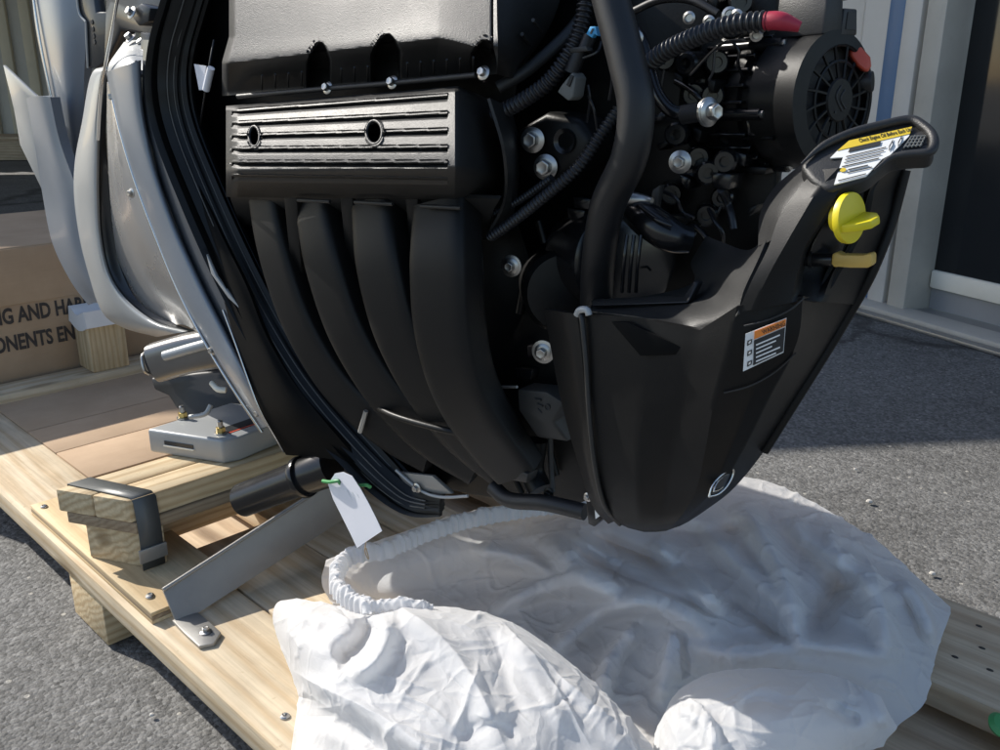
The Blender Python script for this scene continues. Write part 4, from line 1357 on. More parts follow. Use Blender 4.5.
alt = lathe('alternator', [(0.044, -0.145), (0.056, -0.138), (0.060, -0.12), (0.054, -0.119), (0.054, -0.106), (0.060, -0.105), (0.060, -0.094), (0.054, -0.093), (0.054, -0.078), (0.060, -0.077), (0.060, -0.064), (0.055, -0.063), (0.055, -0.050), (0.062, -0.049), (0.062, -0.044), (0.059, -0.02), (0.0585, -0.004), (0.047, -0.004), (0.047, -0.02), (0.01, -0.02)], AC, AN, M['block'], motor, 64)
for k in range(26):
    a = 2 * math.pi * k / 26
    c_ = AC + (AX * math.cos(a) + AZ_ * math.sin(a)) * 0.0585 - AN * 0.09
    box('body_fin', c_, AN, 0.066, 0.0028, 0.008, M['gloss_black'], alt, zdir=AX * math.cos(a) + AZ_ * math.sin(a), bevel=0.0006, seg=1)
for k in range(4):
    a = math.radians(60 + 65 * k)
    c_ = AC + (AX * math.cos(a) + AZ_ * math.sin(a)) * 0.060 - AN * 0.048
    tube('through_bolt', [c_ - AN * 0.06, c_ + AN * 0.012], 0.0055, M['gloss_black'], alt, n=4, seg=12)
    lathe('bolt_tip', [(0.0035, 0), (0.0035, 0.003), (0.002, 0.0036)], c_ + AN * 0.012, AN, M['steel'], alt, 10)
# shroud with raised lugs
ring_pts = []
for k in range(48):
    a = math.radians(k * 7.5)
    rr = 1.24 - 0.13 * math.cos(a)
    ring_pts.append((rr * math.cos(a), rr * math.sin(a), rr))
sv, sf = [], []
for k, (x, y, rr) in enumerate(ring_pts):
    sv += [ap(x, y, 0), ap(x / rr, y / rr, 0.001), ap(x, y, -0.02), ap(x / rr, y / rr, -0.006)]
for k in range(48):
    a, b_ = k * 4, ((k + 1) % 48) * 4
    sf += [(a, b_, b_ + 1, a + 1), (a, a + 2, b_ + 2, b_), (a + 1, b_ + 1, b_ + 3, a + 3)]
sh_ = mk('shroud_ring', sv, sf, M['plastic_dusty'], motor, smooth=False)
fix_normals(sh_)
for (x0, x1, y0, y1, zb_, zf) in ((-0.62, -0.02, 1.15, 1.95, -0.05, 0.0), (-0.10, 0.42, 1.15, 1.62, -0.03, 0.001), (-0.5, -0.12, 1.9, 2.3, -0.04, -0.012)):
    prism('shroud_lug', [ap(x0, y0, zf), ap(x1, y0, zf), ap(x1 - 0.06, y1, zf), ap(x0 + 0.06, y1, zf)], AN * (zb_ - zf), M['plastic'], motor, 0.002)
prism('lug_window', [ap(0.02, 1.25, 0.0018), ap(0.33, 1.25, 0.0018), ap(0.3, 1.55, 0.0018), ap(0.05, 1.55, 0.0018)], AN * -0.004, M['ink'], motor, 0)
prism('lug_window', [ap(-0.14, 1.8, 0.0012), ap(0.0, 1.75, 0.0012), ap(-0.02, 2.05, 0.0012), ap(-0.12, 2.1, 0.0012)], AN * -0.004, M['ink'], motor, 0)
grl = mk('grille', [ap(0, 0, -0.01)] + [ap(math.cos(a), math.sin(a), -0.012) for a in np.linspace(0, 2 * math.pi, 48, endpoint=False)],
         [(0, 1 + k, 1 + (k + 1) % 48) for k in range(48)], M['ink'], motor, smooth=False)
for r_ in (0.70, 0.99):
    tube('grille_ring', [ap(r_ * math.cos(a), r_ * math.sin(a), -0.001) for a in np.linspace(0, 2 * math.pi, 33)], 0.0017, M['plastic_dusty'], grl, n=80, seg=6)
for k in range(16):
    a = 2 * math.pi * k / 16 + 0.1
    b2 = a + 0.10
    tube('spoke', [ap(0.40 * math.cos(a), 0.40 * math.sin(a), 0.0), ap(0.7 * math.cos(a + 0.05), 0.7 * math.sin(a + 0.05), -0.001), ap(1.0 * math.cos(b2), 1.0 * math.sin(b2), -0.001)], 0.0016, M['plastic_dusty'], grl, n=8, seg=6)
lathe('grille_hub', [(0.43 * 0.0445, -0.004), (0.43 * 0.0445, 0.001), (0.40 * 0.0445, 0.0025), (0.001, 0.0028)], AC, AN, M['plastic_dusty'], grl, 36)
for pts in ([(-0.02, 0.26), (-0.16, 0.06), (0.06, -0.2)], [(0.1, 0.18), (-0.02, 0.02), (0.16, -0.16)]):
    tube('hub_mark', [ap(x, y, 0.003) for x, y in pts], 0.0009, M['ink'], grl, n=9, seg=6)
lathe('hub_mark', [(0.0012, 0), (0.0012, 0.0005)], ap(-0.15, -0.22, 0.0028), AN, M['ink'], grl, 8)
prism('terminal_boot', [at(851, 42, 0.80), at(862, 47, 0.80), at(871, 57, 0.80), at(872, 66, 0.80), at(868, 74, 0.80), at(858, 66, 0.80), at(849, 55, 0.80)], np.array([0.01, 0.04, 0]), M['orange_red'], motor, 0.004, 3)
lathe('side_knob', [(0.009, -0.02), (0.011, 0.0), (0.009, 0.005), (0.003, 0.006)], at(867, 82, 0.825), unit([0.8, -0.5, 0.1]), M['rubber'], motor, 24)
for i in range(5):
    y = 0.35 - i * 0.27
    p0 = at(736, 92 + i * 11.5, 0.84); p1 = at(774, 92 + i * 11.5, 0.80)
    tube('cooling_fin', [p0, p1], 0.0022, M['gloss_black'], motor, n=4, seg=8)
tube('alternator_ear', [at(740, 82, 0.86), at(760, 81, 0.845), at(782, 82, 0.83)], [0.006, 0.007, 0.009], M['gloss_black'], motor, n=10, seg=14)
bolt(at(777, 82, 0.815), AN, 0.0055)
prism('alternator_stay', [at(708, 97, 0.87), at(740, 78, 0.86), at(744, 82, 0.86), at(716, 104, 0.87)], np.array([0.003, 0.006, -0.002]), M['plastic'], motor, 0.0006)
prism('alternator_stay', [at(716, 128, 0.86), at(738, 140, 0.85), at(734, 148, 0.85), at(712, 135, 0.86)], np.array([0.003, 0.006, -0.002]), M['plastic_dusty'], motor, 0.0006)

# ---- moulded side cover with the labels
S_rows = [
    [(583, 313, 0.052), (640, 318, 0.057), (700, 330, 0.060), (737, 306, 0.066), (768, 303, 0.055), (803, 296, 0.045), (822, 300, 0.01), (856, 306, -0.05)],
    [(587, 350, 0.054), (642, 352, 0.059), (692, 356, 0.060), (728, 350, 0.066), (765, 350, 0.056), (797, 342, 0.042), (808, 346, 0.012), (828, 350, -0.04)],
    [(590, 400, 0.054), (640, 402, 0.059), (682, 404, 0.056), (714, 402, 0.062), (748, 402, 0.050), (770, 396, 0.034), (780, 398, 0.01), (797, 400, -0.03)],
    [(594, 450, 0.050), (638, 452, 0.055), (672, 452, 0.050), (705, 452, 0.054), (730, 450, 0.040), (744, 448, 0.026), (752, 449, 0.006), (765, 450, -0.025)],
    [(600, 490, 0.042), (638, 492, 0.048), (666, 492, 0.040), (696, 490, 0.042), (712, 490, 0.030), (720, 488, 0.018), (726, 488, 0.004), (734, 488, -0.018)],
    [(612, 518, 0.028), (640, 521, 0.034), (660, 521, 0.030), (680, 518, 0.028), (690, 514, 0.018), (695, 513, 0.008), (700, 512, 0.0), (706, 510, -0.012)],
    [(628, 528, 0.006), (644, 532, 0.008), (656, 532, 0.006), (666, 531, 0.004), (674, 528, 0.0), (680, 526, -0.004), (684, 524, -0.008), (688, 522, -0.012)]]
side_cover_rows = S_rows
epatch('cover_flange', [
    [(544, 309, 0.02), (562, 312, 0.045), (577, 314, 0.050)],
    [(552, 355, 0.02), (570, 356, 0.047), (582, 357, 0.052)],
    [(562, 405, 0.02), (577, 406, 0.046), (586, 407, 0.052)],
    [(577, 460, 0.015), (585, 460, 0.042), (591, 460, 0.048)],
    [(592, 505, 0.008), (598, 504, 0.030), (603, 503, 0.036)],
    [(608, 524, 0.0), (613, 522, 0.01), (618, 520, 0.016)]], M['plastic_dusty'], motor, 40, 12, 0.004)
etube('cover_seam', [(580, 312, 0.054), (582, 320, 0.057), (586, 360, 0.058), (589, 410, 0.057), (594, 460, 0.052), (604, 504, 0.040), (620, 524, 0.018)], 0.0026, M['plastic'], motor, n=50, seg=8)
etube('seam_cap', [(577, 315, 0.056), (580, 310, 0.057), (587, 310, 0.058), (589, 315, 0.058)], 0.0032, M['pale_grey'], motor, n=16, seg=8)
# upper tray behind the rim and recess
epatch('cover_top', [
    [(706, 236, -0.06), (722, 242, -0.05), (748, 250, -0.02), (768, 236, 0.03)],
    [(691, 262, -0.055), (712, 268, -0.03), (735, 272, 0.02), (757, 262, 0.045)],
    [(688, 286, -0.04), (704, 294, -0.01), (722, 300, 0.035), (744, 290, 0.058)],
    [(600, 304, -0.03), (655, 308, 0.015), (700, 320, 0.048), (738, 312, 0.066)],
    [(588, 311, 0.04), (640, 317, 0.056), (694, 330, 0.052), (735, 318, 0.066)]], M['plastic'], motor, 40, 40, 0.004)
eprism('cover_rim', [(590, 301, 0.0), (684, 297, 0.0), (694, 281, 0.0), (698, 284, 0.0), (688, 303, 0.012), (592, 306, 0.012)], 0.012, M['plastic'], motor, 0.0015)
eprism('slot_shade', [(611, 322, 0.0625), (627, 322, 0.0625), (681, 347, 0.0600), (676, 355, 0.0598), (640, 356, 0.0650)], 0.004, M['void'], motor, 0.0006)  # flat plate on the cover; near-black colour gives the slot's shade
# funnel side and arm up to the handle
arm = [
    [(738, 312, 0.064), (752, 310, 0.064), (790, 303, 0.053), (802, 300, 0.046), (815, 301, 0.028), (822, 302, 0.02), (858, 305, -0.05)],
    [(752, 280, 0.062), (767, 278, 0.063), (797, 275, 0.050), (803, 275, 0.018), (826, 275, 0.0), (832, 275, 0.006), (870, 276, -0.05)],
    [(768, 248, 0.056), (784, 247, 0.059), (806, 246, 0.049), (811, 246, 0.010), (842, 246, -0.012), (848, 246, -0.002), (882, 246, -0.055)],
    [(779, 218, 0.048), (802, 216, 0.052), (825, 215, 0.044), (829, 216, 0.006), (856, 216, -0.017), (862, 216, -0.008), (893, 216, -0.06)],
    [(796, 192, 0.040), (818, 190, 0.044), (841, 188, 0.038), (845, 189, 0.008), (864, 189, -0.012), (870, 189, -0.010), (900, 188, -0.065)],
    [(815, 170, 0.030), (838, 168, 0.032), (857, 168, 0.022), (862, 168, 0.004), (876, 168, -0.02), (884, 168, -0.02), (906, 168, -0.065)]]


def facet_patch(name, G, mat, parent, nr, per, thick, ease=0.18):
    """patch whose columns meet in crisp, slightly rounded folds"""
    G = np.array(G, float)
    nc = G.shape[1]
    cols = []
    for j in range(nc - 1):
        for q in np.linspace(0, 1, per, endpoint=False):
            c = G[:, j] * (1 - q) + G[:, j + 1] * q
            if q < ease and j > 0:
                w = 0.5 * (1 - q / ease) ** 2 * ease * 0.5
                c = c * (1 - w) + w * (G[:, j - 1] * q + G[:, j] * (1 - q))
            cols.append(c)
    cols.append(G[:, -1])
    cols = np.array([crom(c, nr) for c in cols])
    P_ = np.zeros((nr, len(cols), 3))
    for i in range(nr):
        for j in range(len(cols)):
            P_[i, j] = ep(*cols[j, i])
    o = sheet(name, P_, mat, parent, thick)
    return o


facet_patch('side_cover', side_cover_rows, M['plastic_dusty'], motor, 80, 8, 0.006)
facet_patch('cover_arm', arm, M['plastic_dusty'], motor, 50, 6, 0.006)
epatch('funnel', [
    [(758, 246, 0.02), (772, 240, 0.042), (786, 230, 0.052)],
    [(760, 214, 0.0), (779, 212, 0.036), (798, 214, 0.046)],
    [(772, 190, -0.02), (794, 188, 0.024), (815, 192, 0.036)],
    [(794, 170, -0.03), (815, 168, 0.014), (832, 172, 0.026)],
    [(820, 150, -0.04), (836, 150, 0.0), (850, 154, 0.01)]], M['plastic'], motor, 30, 20, 0.006)
etube('arm_edge', [(905, 170, -0.062), (893, 216, -0.058), (882, 248, -0.052), (868, 280, -0.048), (850, 312, -0.046), (826, 352, -0.038), (794, 403, -0.026), (764, 451, -0.02)], 0.0045, M['plastic_dusty'], motor, n=50, seg=10)
# handle rim plate
hp = [(800, 164), (822, 146), (850, 133), (884, 124), (910, 119), (922, 124), (932, 133), (935, 142), (931, 152), (912, 154), (893, 157), (880, 166), (866, 177), (846, 184), (828, 188), (812, 180)]
HN = unit(EB * 0.55 + np.array([0, 0, 0.75]) + EA * 0.1)
HC = ep(866, 155, 0.012)


def hpt(px, py, o=0.0):
    r = ray(px, py)
    return C0 + r * (((HC + HN * o - C0) @ HN) / (r @ HN))


oline = crom(np.array(hp + [hp[0]], float), 64)[:-1]
prism('handle_rim', [hpt(x, y) for x, y in oline], -HN * 0.016, M['plastic'], motor, 0.004, 3)
cen = np.array([866, 157.0])
tube('rim_bead', [hpt(*(cen + (np.array([x, y]) - cen) * 0.985), 0.002) for x, y in np.vstack([oline[0:46]])], [0.0005, 0.003, 0.0035, 0.0035, 0.0035, 0.0035, 0.003, 0.0005], M['plastic'], motor, n=60, seg=10)
lab = [(850, 141), (912, 127), (909, 136), (890, 155), (882, 159), (866, 176), (834, 184.5), (838, 172), (843, 157), (830, 158), (838, 150)]
lw_ = prism('handle_label', [hpt(x, y, 0.0016) for x, y in lab], -HN * 0.001, M['label_white'], motor, 0)
prism('yellow_band', [hpt(x, y, 0.0021) for x, y in ((849, 140.5), (912, 126.5), (910, 133.5), (837.5, 150.5))], -HN * 0.0006, M['label_yellow'], lw_, 0)


def hline(x0, y0, x1, y1, w, mat='ink', parent=None, o=0.0024):
    prism('print_line', [hpt(x0, y0 - w / 2, o), hpt(x1, y1 - w / 2, o), hpt(x1, y1 + w / 2, o), hpt(x0, y0 + w / 2, o)], -HN * 0.0003, M[mat], parent, 0)


tx = hpt(908, 130.5) - hpt(858, 141.5)
text_obj('printed_words', 'Check Engine Oil Before Each Use', hpt(859.5, 142.3, 0.0024), tx, hpt(870, 120) - hpt(876, 140), 0.0060, M['ink'], lw_, 0.0001, sx=0.44)
prism('print_bar', [hpt(x, y, 0.0024) for x, y in ((850, 148), (881, 141), (880, 145), (848, 152))], -HN * 0.0003, M['ink'], lw_, 0)
for x0, y0, x1, y1, w in ((846, 156.5, 886, 147, 0.7), (845, 159.5, 884, 150.5, 0.6), (844, 162.5, 881, 154, 0.6), (842, 166.5, 879, 158, 0.9), (848, 169.5, 868, 165, 1.0), (847, 172.5, 872, 166.8, 0.8), (838, 180.5, 866, 173.5, 0.7)):
    hline(x0, y0, x1, y1, w, parent=lw_)
for cx, cy in ((891, 145.5), (900, 141.5)):
    hline(cx - 2, cy + 3, cx + 2, cy - 4, 5, parent=lw_)
    hline(cx - 1, cy + 2.5, cx + 1.4, cy - 2, 2.2, 'label_white', parent=lw_, o=0.003)
lathe('yellow_mark', [(0.0022, 0), (0.0022, 0.0003)], hpt(843, 170, 0.0022), HN, M['label_yellow'], lw_, 10)
# mesh insert at the tip
prism('mesh_recess', [hpt(x, y, 0.0006) for x, y in ((902, 149), (913, 134), (922, 131), (928, 137), (927, 143), (918, 147))], -HN * 0.0005, M['ink'], motor, 0)
for k in range(5):
    t = k / 4
    tube('mesh_wire', [hpt(904 + 16 * t, 148 - 1.5 * t, 0.0015), hpt(912 + 13 * t, 136 - 3 * t + 4 * t * t, 0.0015)], 0.0006, M['grey_connector'], motor, n=3, seg=5)
for k in range(4):
    t = k / 3
    tube('mesh_wire', [hpt(904 + 8 * t, 146.5 - 10 * t, 0.0016), hpt(922 + 4 * t, 145 - 9 * t, 0.0016)], 0.0006, M['grey_connector'], motor, n=3, seg=5)
# recess with filler cap and dipstick
eprism('filler_recess', [(812, 244, 0.018), (832, 205, 0.004), (846, 196, 0.002), (856, 200, -0.004), (846, 240, 0.0), (838, 262, 0.004), (806, 262, 0.025)], 0.002, M['gloss_black'], motor, 0.0008)
KN = unit([0.62, -0.77, 0.12])
KC = ep(851, 218, 0.036)
cap = lathe('filler_cap', [(0.010, -0.012), (0.010, -0.004), (0.0182, -0.004), (0.0186, -0.001), (0.0182, 0.001), (0.012, 0.0022), (0.001, 0.0024)], KC, KN, M['yellow'], motor, 40)
kx = unit(np.cross(KN, [0, 0, 1]))
ky = np.cross(kx, KN)
if ky[2] < 0: ky = -ky
fin_dir = unit(kx * 0.97 - ky * 0.22)
prism('grip', [KC + KN * 0.001 + fin_dir * -0.0165, KC + KN * 0.013 + fin_dir * -0.013, KC + KN * 0.019 + fin_dir * -0.005, KC + KN * 0.019 + fin_dir * 0.006, KC + KN * 0.012 + fin_dir * 0.013, KC + KN * 0.001 + fin_dir * 0.0165],
      np.cross(KN, fin_dir) * 0.0062, M['yellow'], cap, 0.0014, 2)
D0, D1, D2 = ep(796, 259, 0.02), ep(833, 260, 0.018), ep(871, 261, 0.016)
tube('dipstick_tube', [D0, D1], 0.0055, M['gloss_black'], motor, n=6, seg=16)
tube('o_ring', [D0 + (D1 - D0) * 0.38, D0 + (D1 - D0) * 0.46], 0.0066, M['rubber'], motor, n=4, seg=16)
dg = [(832, 254), (836, 252.5), (841, 255), (862, 255.5), (870, 253.5), (872, 256), (871.5, 265), (868, 268), (850, 268), (838, 267), (834, 267.5), (831, 264)]
eprism('dipstick_grip', [(x, y, 0.024) for x, y in dg], 0.012, M['gold'], motor, 0.0016, 2)
# warning label on the cover face
SN = None


def on_cover(px, py, o=0.0575):
    # label plane through three points of the cover face
    a_, b_, c_ = ep(745, 335, 0.0665), ep(787, 318, 0.0575), ep(743, 372, 0.066)
    n_ = unit(np.cross(b_ - a_, c_ - a_))
    if n_ @ (C0 - a_) < 0: n_ = -n_
    r = ray(px, py)
    return C0 + r * (((a_ + n_ * o - C0) @ n_) / (r @ n_)), n_


def lpl(name, pts, o, mat, parent):
    q = [on_cover(x, y, o) for x, y in pts]
    return prism(name, [a for a, _ in q], -q[0][1] * 0.0006, M[mat], parent, 0)


wl = lpl('warning_label', [(745.5, 334), (786.5, 318), (783.5, 352.5), (743, 371.5)], 0.001, 'label_white', motor)
lpl('orange_band', [(754.5, 331.5), (786, 319), (785.5, 326), (754, 339.5)], 0.0016, 'label_orange', wl)
lpl('black_field', [(754, 340.5), (785, 327.5), (783, 351.5), (753, 365.5)], 0.0016, 'ink', wl)
for k in range(5):
    y = 344.5 + k * 4.1
    lpl('print_line', [(756, y), (780 - (k % 3) * 4, y - 10.2 + (k % 3) * 1.6), (780 - (k % 3) * 4, y - 8.8 + (k % 3) * 1.6), (756, y + 1.4)], 0.0021, 'label_white', wl)
for k in range(3):
    y = 338 + k * 10.5
    lpl('pictogram', [(747.5, y + 3), (752, y + 1), (751.5, y + 5.5), (747, y + 8)], 0.0016, 'ink', wl)
    lpl('pictogram', [(748.8, y + 4), (750.8, y + 3), (750.4, y + 5), (748.4, y + 6)], 0.0021, 'label_white', wl)
tdx = on_cover(780, 325)[0] - on_cover(762, 332)[0]
text_obj('printed_words', 'WARNING', on_cover(763, 334.4, 0.0021)[0], tdx, on_cover(765, 320)[0] - on_cover(764.6, 333)[0], 0.0050, M['ink'], wl, 0.0001, sx=0.75)
# panel lines round the label and the oval emblem
etube('panel_line', [(744, 326, 0.0662), (768, 320, 0.0595), (790, 310, 0.0535), (804, 298, 0.0465)], 0.0007, M['ink'], motor, n=24, seg=6)
etube('panel_line', [(724, 393, 0.0615), (750, 386, 0.0555), (775, 372, 0.0455), (796, 353, 0.0395)], 0.0007, M['ink'], motor, n=24, seg=6)
em = [(709, 496.5), (712, 487), (718, 478), (727, 471), (733, 469.5), (732, 477), (726, 487), (718, 494)]
emc = crom(np.array(em + [em[0]], float), 40)
cxy = np.array([720.5, 483.5])


def emo(p):
    return 0.0450 - 0.0011 * (p[0] - 709)


etube('emblem_ring', [(p[0], p[1], emo(p)) for p in emc], 0.0011, M['chrome'], motor, n=60, seg=8)
eprism('emblem_plate', [(cxy[0] + (p[0] - cxy[0]) * 0.85, cxy[1] + (p[1] - cxy[1]) * 0.85, emo(p) + 0.0005) for p in emc[:-1]], 0.002, M['dark_grey'], motor, 0)
etube('emblem_ring', [(cxy[0] + (p[0] - cxy[0]) * 0.6, cxy[1] + (p[1] - cxy[1]) * 0.6, emo(p) + 0.001) for p in emc], 0.0006, M['chrome'], motor, n=50, seg=6)

# ================================================================== STEEL STRIP BOLTED TO THE DECK
sbk = thing('steel_strap_bracket', gp(200, 640, DK), 'long bent grey steel bracket bolted to the deck by one foot', 'bracket')
prT = [(163, 590, 1.238), (256.5, 530, 1.334), (350, 470, 1.43)]
prB = [(178, 626, 1.232), (265, 570, 1.336), (352, 514, 1.44)]
G = np.zeros((12, 40, 3))
T_ = crom(np.array([at(*p) for p in prT]), 40)
B_ = crom(np.array([at(*p) for p in prB]), 40)
for i in range(12):
    G[i] = T_ * (1 - i / 11) + B_ * (i / 11)
sheet('plate', G, M['plate'], sbk, 0.004)
tube('flange_edge', [at(a, b_, c - 0.003) for a, b_, c in prT], 0.0032, M['plate'], sbk, n=30, seg=10)
fpts = [(172, 620), (198, 612), (210, 622), (221, 632), (214, 643), (199, 646), (186, 634)]
prism('foot', [gp(x, y, DK + 0.006) for x, y in fpts], np.array([0, 0, -0.0055]), M['plate'], sbk, 0.001)
bolt(gp(206, 632, DK + 0.0065), (0, 0, 1), 0.005, sbk, name='foot_bolt')

# ================================================================== PAPER TAG
tg = thing('paper_tag', ep(345, 480, 0.0), 'white paper tag with green tie hanging below the engine rim', 'tag')
tp = [(328, 484), (335, 473.5), (343, 472), (352, 476), (360, 488), (368, 502), (376, 518), (382, 531), (370, 539), (357, 548), (350, 533), (341, 514), (333, 499)]
prism('card', [ep(x, y, 0.006 + 0.0000025 * (y - 500) ** 2) for x, y in tp], -EB * 0.0005, M['paper'], tg, 0)
etube('green_tie', [(323, 481, 0.008), (330, 482, 0.011), (338, 481, 0.010), (341, 484, 0.004), (352, 486, -0.003), (366, 485, -0.003), (370, 487, 0.0)], 0.0024, M['green'], tg, n=30, seg=10)
lathe('eyelet', [(0.0035, 0), (0.0035, 0.0005), (0.0018, 0.0005)], ep(339, 481.5, 0.0075), EB, M['ink'], tg, 14)
eprism('stain', [(369, 520, 0.0072), (375, 528, 0.0074), (379, 531, 0.0075), (374, 533, 0.0075), (371, 530, 0.0074)], 0.0004, M['label_yellow'], tg, 0)
for k in range(3):
    etube('crease', [(347 + 5 * k, 490 + 2 * k, 0.0068), (359 + 5 * k, 514 + 2 * k, 0.0068)], 0.0003, M['label_white'], tg, n=3, seg=5)
etube('string', [(366, 541, 0.004), (365, 552, 0.0), (369, 560, -0.004), (366, 548, 0.0)], 0.0008, M['old_wood'], tg, n=20, seg=6)

# ================================================================== WHITE FABRIC COVER
cov = thing('fabric_cover', gp(560, 640, DK), 'crumpled white nonwoven cover with gathered elastic hem spread on the pallet', 'cover')


def relax(P0, excess, iters=220, goal=0.012, amp=0.006, grav=0.00004, zmin=None, seed=1, pin=None, bend=0.12):
    """let a sheet with surplus cloth buckle into wrinkles round its laid shape"""
    nr, nc = P0.shape[:2]
    X = P0.copy()
    N = grid_normals(P0)
    for i in range(nr):
        for j in range(nc):
            q = P0[i, j]
            a = noise.noise((q[0] * 16 + seed * 9.1, q[1] * 16, q[2] * 16)) + 0.6 * noise.noise((q[0] * 42 + seed * 3.3, q[1] * 42, q[2] * 42)) + 0.4 * noise.noise((q[0] * 95, q[1] * 95 + seed, q[2] * 95))
            X[i, j] += N[i, j] * amp * a
    offs_ = [((0, 1), 1.0), ((1, 0), 1.0), ((1, 1), 0.55), ((1, -1), 0.55), ((0, 2), bend), ((2, 0), bend), ((0, 5), bend * 0.25), ((5, 0), bend * 0.25)]
    ex = np.asarray(excess) if not np.isscalar(excess) else np.full((nr, nc), excess)
    cons = []
    for (di, dj), w in offs_:
        a = (slice(0, nr - di), slice(max(0, -dj), nc - max(0, dj)))
        b = (slice(di, nr), slice(max(0, dj), nc + min(0, dj)))
        L = np.linalg.norm(P0[a] - P0[b], axis=2) * (ex[a] + ex[b]) / 2
        cons.append((a, b, L, w))
    for it in range(iters):
        acc = np.zeros_like(X)
        cnt = np.zeros((nr, nc))
        for a, b, L, w in cons:
            d = X[b] - X[a]
            l = np.linalg.norm(d, axis=2) + 1e-9
            c = (0.5 * w * (l - L) / l)[..., None] * d
            acc[a] += c
            acc[b] -= c
            cnt[a] += w
            cnt[b] += w
        X += 1.35 * acc / cnt[..., None]
        X += goal * (P0 - X)
        X[..., 2] -= grav
        if zmin is not None:
            X[..., 2] = np.maximum(X[..., 2], zmin)
        if pin is not None:
            X[pin] = P0[pin]
    return X


def cgrid(rows, nr, nc):
    Q = grid_interp(rows, nr, nc)
    P_ = np.zeros(Q.shape)
    for i in range(nr):
        for j in range(nc):
            px, py, h = Q[i, j]
            P_[i, j] = gp(px, py, DK + max(h, 0.004))
    return P_


def line_dist(uv, pts, n=16):
    """distance of grid points to a curve, and how far along it the nearest point lies"""
    c = crom(np.array(pts, float), n)
    best = np.full(uv.shape[:2], 1e9)
    tt = np.zeros(uv.shape[:2])
    for k in range(n - 1):
        a_, e = c[k], c[k + 1] - c[k]
        q = np.clip(((uv - a_) @ e) / (e @ e + 1e-9), 0, 1)
        d = np.sqrt(((uv - a_ - q[..., None] * e) ** 2).sum(-1))
        m = d < best
        best = np.where(m, d, best)
        tt = np.where(m, (k + q) / (n - 1), tt)
    return best, tt


def fold(Q, folds):
    """raise ridges (or press hollows) along lines across the laid sheet"""
    for pts, amp, wid_ in folds:
        dm, t = line_dist(Q[..., :2], pts)
        Q[..., 2] += amp * np.exp(-(dm / wid_) ** 2) * np.clip(np.minimum(t, 1 - t) * 5 + 0.15, 0, 1)
    return Q


def upsample(P_, nr, nc):
    return grid_interp(list(P_), nr, nc)


def creases(P_, lines):
    """sharp crests pressed into the cloth along lines given by their place in the photo"""
    v = P_ - C0
    d = v @ FW
    uv = np.stack([500 + FPX * (v @ RT) / d, 375 - FPX * (v @ UP) / d], axis=-1)
    N = grid_normals(P_)
    N = np.where(((C0 - P_) * N).sum(-1, keepdims=True) < 0, -N, N)
    out = P_.copy()
    for pts, amp, wid_ in lines:
        dm, t = line_dist(uv, pts)
        out += N * (amp * np.exp(-dm / wid_) * np.clip(np.minimum(t, 1 - t) * 4 + 0.1, 0, 1))[..., None]
    return out


def crumple(P_, seed, a1, a2):
    """thin crest lines, stronger in some places than in others"""
    N = grid_normals(P_)
    N = np.where(((C0 - P_) * N).sum(-1, keepdims=True) < 0, -N, N)
    nr, nc = P_.shape[:2]
    H = np.zeros((nr, nc))
    for i in range(nr):
        for j in range(nc):
            x, y, z = P_[i, j]
            m = 0.35 + 0.65 * max(0.0, min(1.0, 0.5 + 1.6 * noise.noise((x * 7 + seed, y * 7, z * 7))))
            wx, wy = x + 0.02 * noise.noise((x * 20, y * 20, seed)), y + 0.02 * noise.noise((x * 20, y * 20, seed + 5))
            n1 = abs(noise.noise((wx * 11 + 3 * seed, wy * 17, z * 8)))
            n2 = abs(noise.noise((wx * 34 + seed, wy * 26 + 9, z * 20)))
            n3 = noise.noise((wx * 60, wy * 60 + seed, z * 60))
            H[i, j] = m * (a1 * max(0, 1 - n1 * 8.0) ** 1.2 + a2 * max(0, 1 - n2 * 6.0) ** 1.3) + 0.15 * a2 * n3
    return P_ + N * H[..., None]


def lay(name, rows, folds, lines, coarse, fine, seed, ex1=1.02, a1=0.006, a2=0.0028):
    Q = fold(grid_interp(rows, *coarse), folds)
    P_ = np.zeros(Q.shape)
    for i in range(coarse[0]):
        for j in range(coarse[1]):
            P_[i, j] = gp(Q[i, j, 0], Q[i, j, 1], DK + max(Q[i, j, 2], 0.004))
    P_ = relax(P_, ex1, 140, goal=0.014, amp=0.003, zmin=DK + 0.003, seed=seed, bend=0.35, grav=0.0001)
    P_ = upsample(P_, *fine)
    P_ = creases(P_, lines)
    P_ = crumple(P_, seed, a1, a2)
    P_[..., 2] = np.maximum(P_[..., 2], DK + 0.003)
    return subsurf(sheet(name, P_, M['cloth'], cov, 0.0), 1)


def random_creases(box_, n, amp, seed):
    r_ = random.Random(seed)
    out = []
    for _ in range(n):
        x, y = r_.uniform(box_[0], box_[2]), r_.uniform(box_[1], box_[3])
        a = r_.uniform(0, math.pi)
        L = r_.uniform(14, 60)
        bnd = r_.uniform(-0.25, 0.25)
        pts = [(x + L * t * math.cos(a + bnd * t), y + 0.75 * L * t * math.sin(a + bnd * t)) for t in (-0.5, -0.15, 0.2, 0.5)]
        out.append((pts, r_.choice((1, 1, -1)) * amp * r_.uniform(0.4, 1.0), r_.uniform(1.6, 4.5)))
    return out


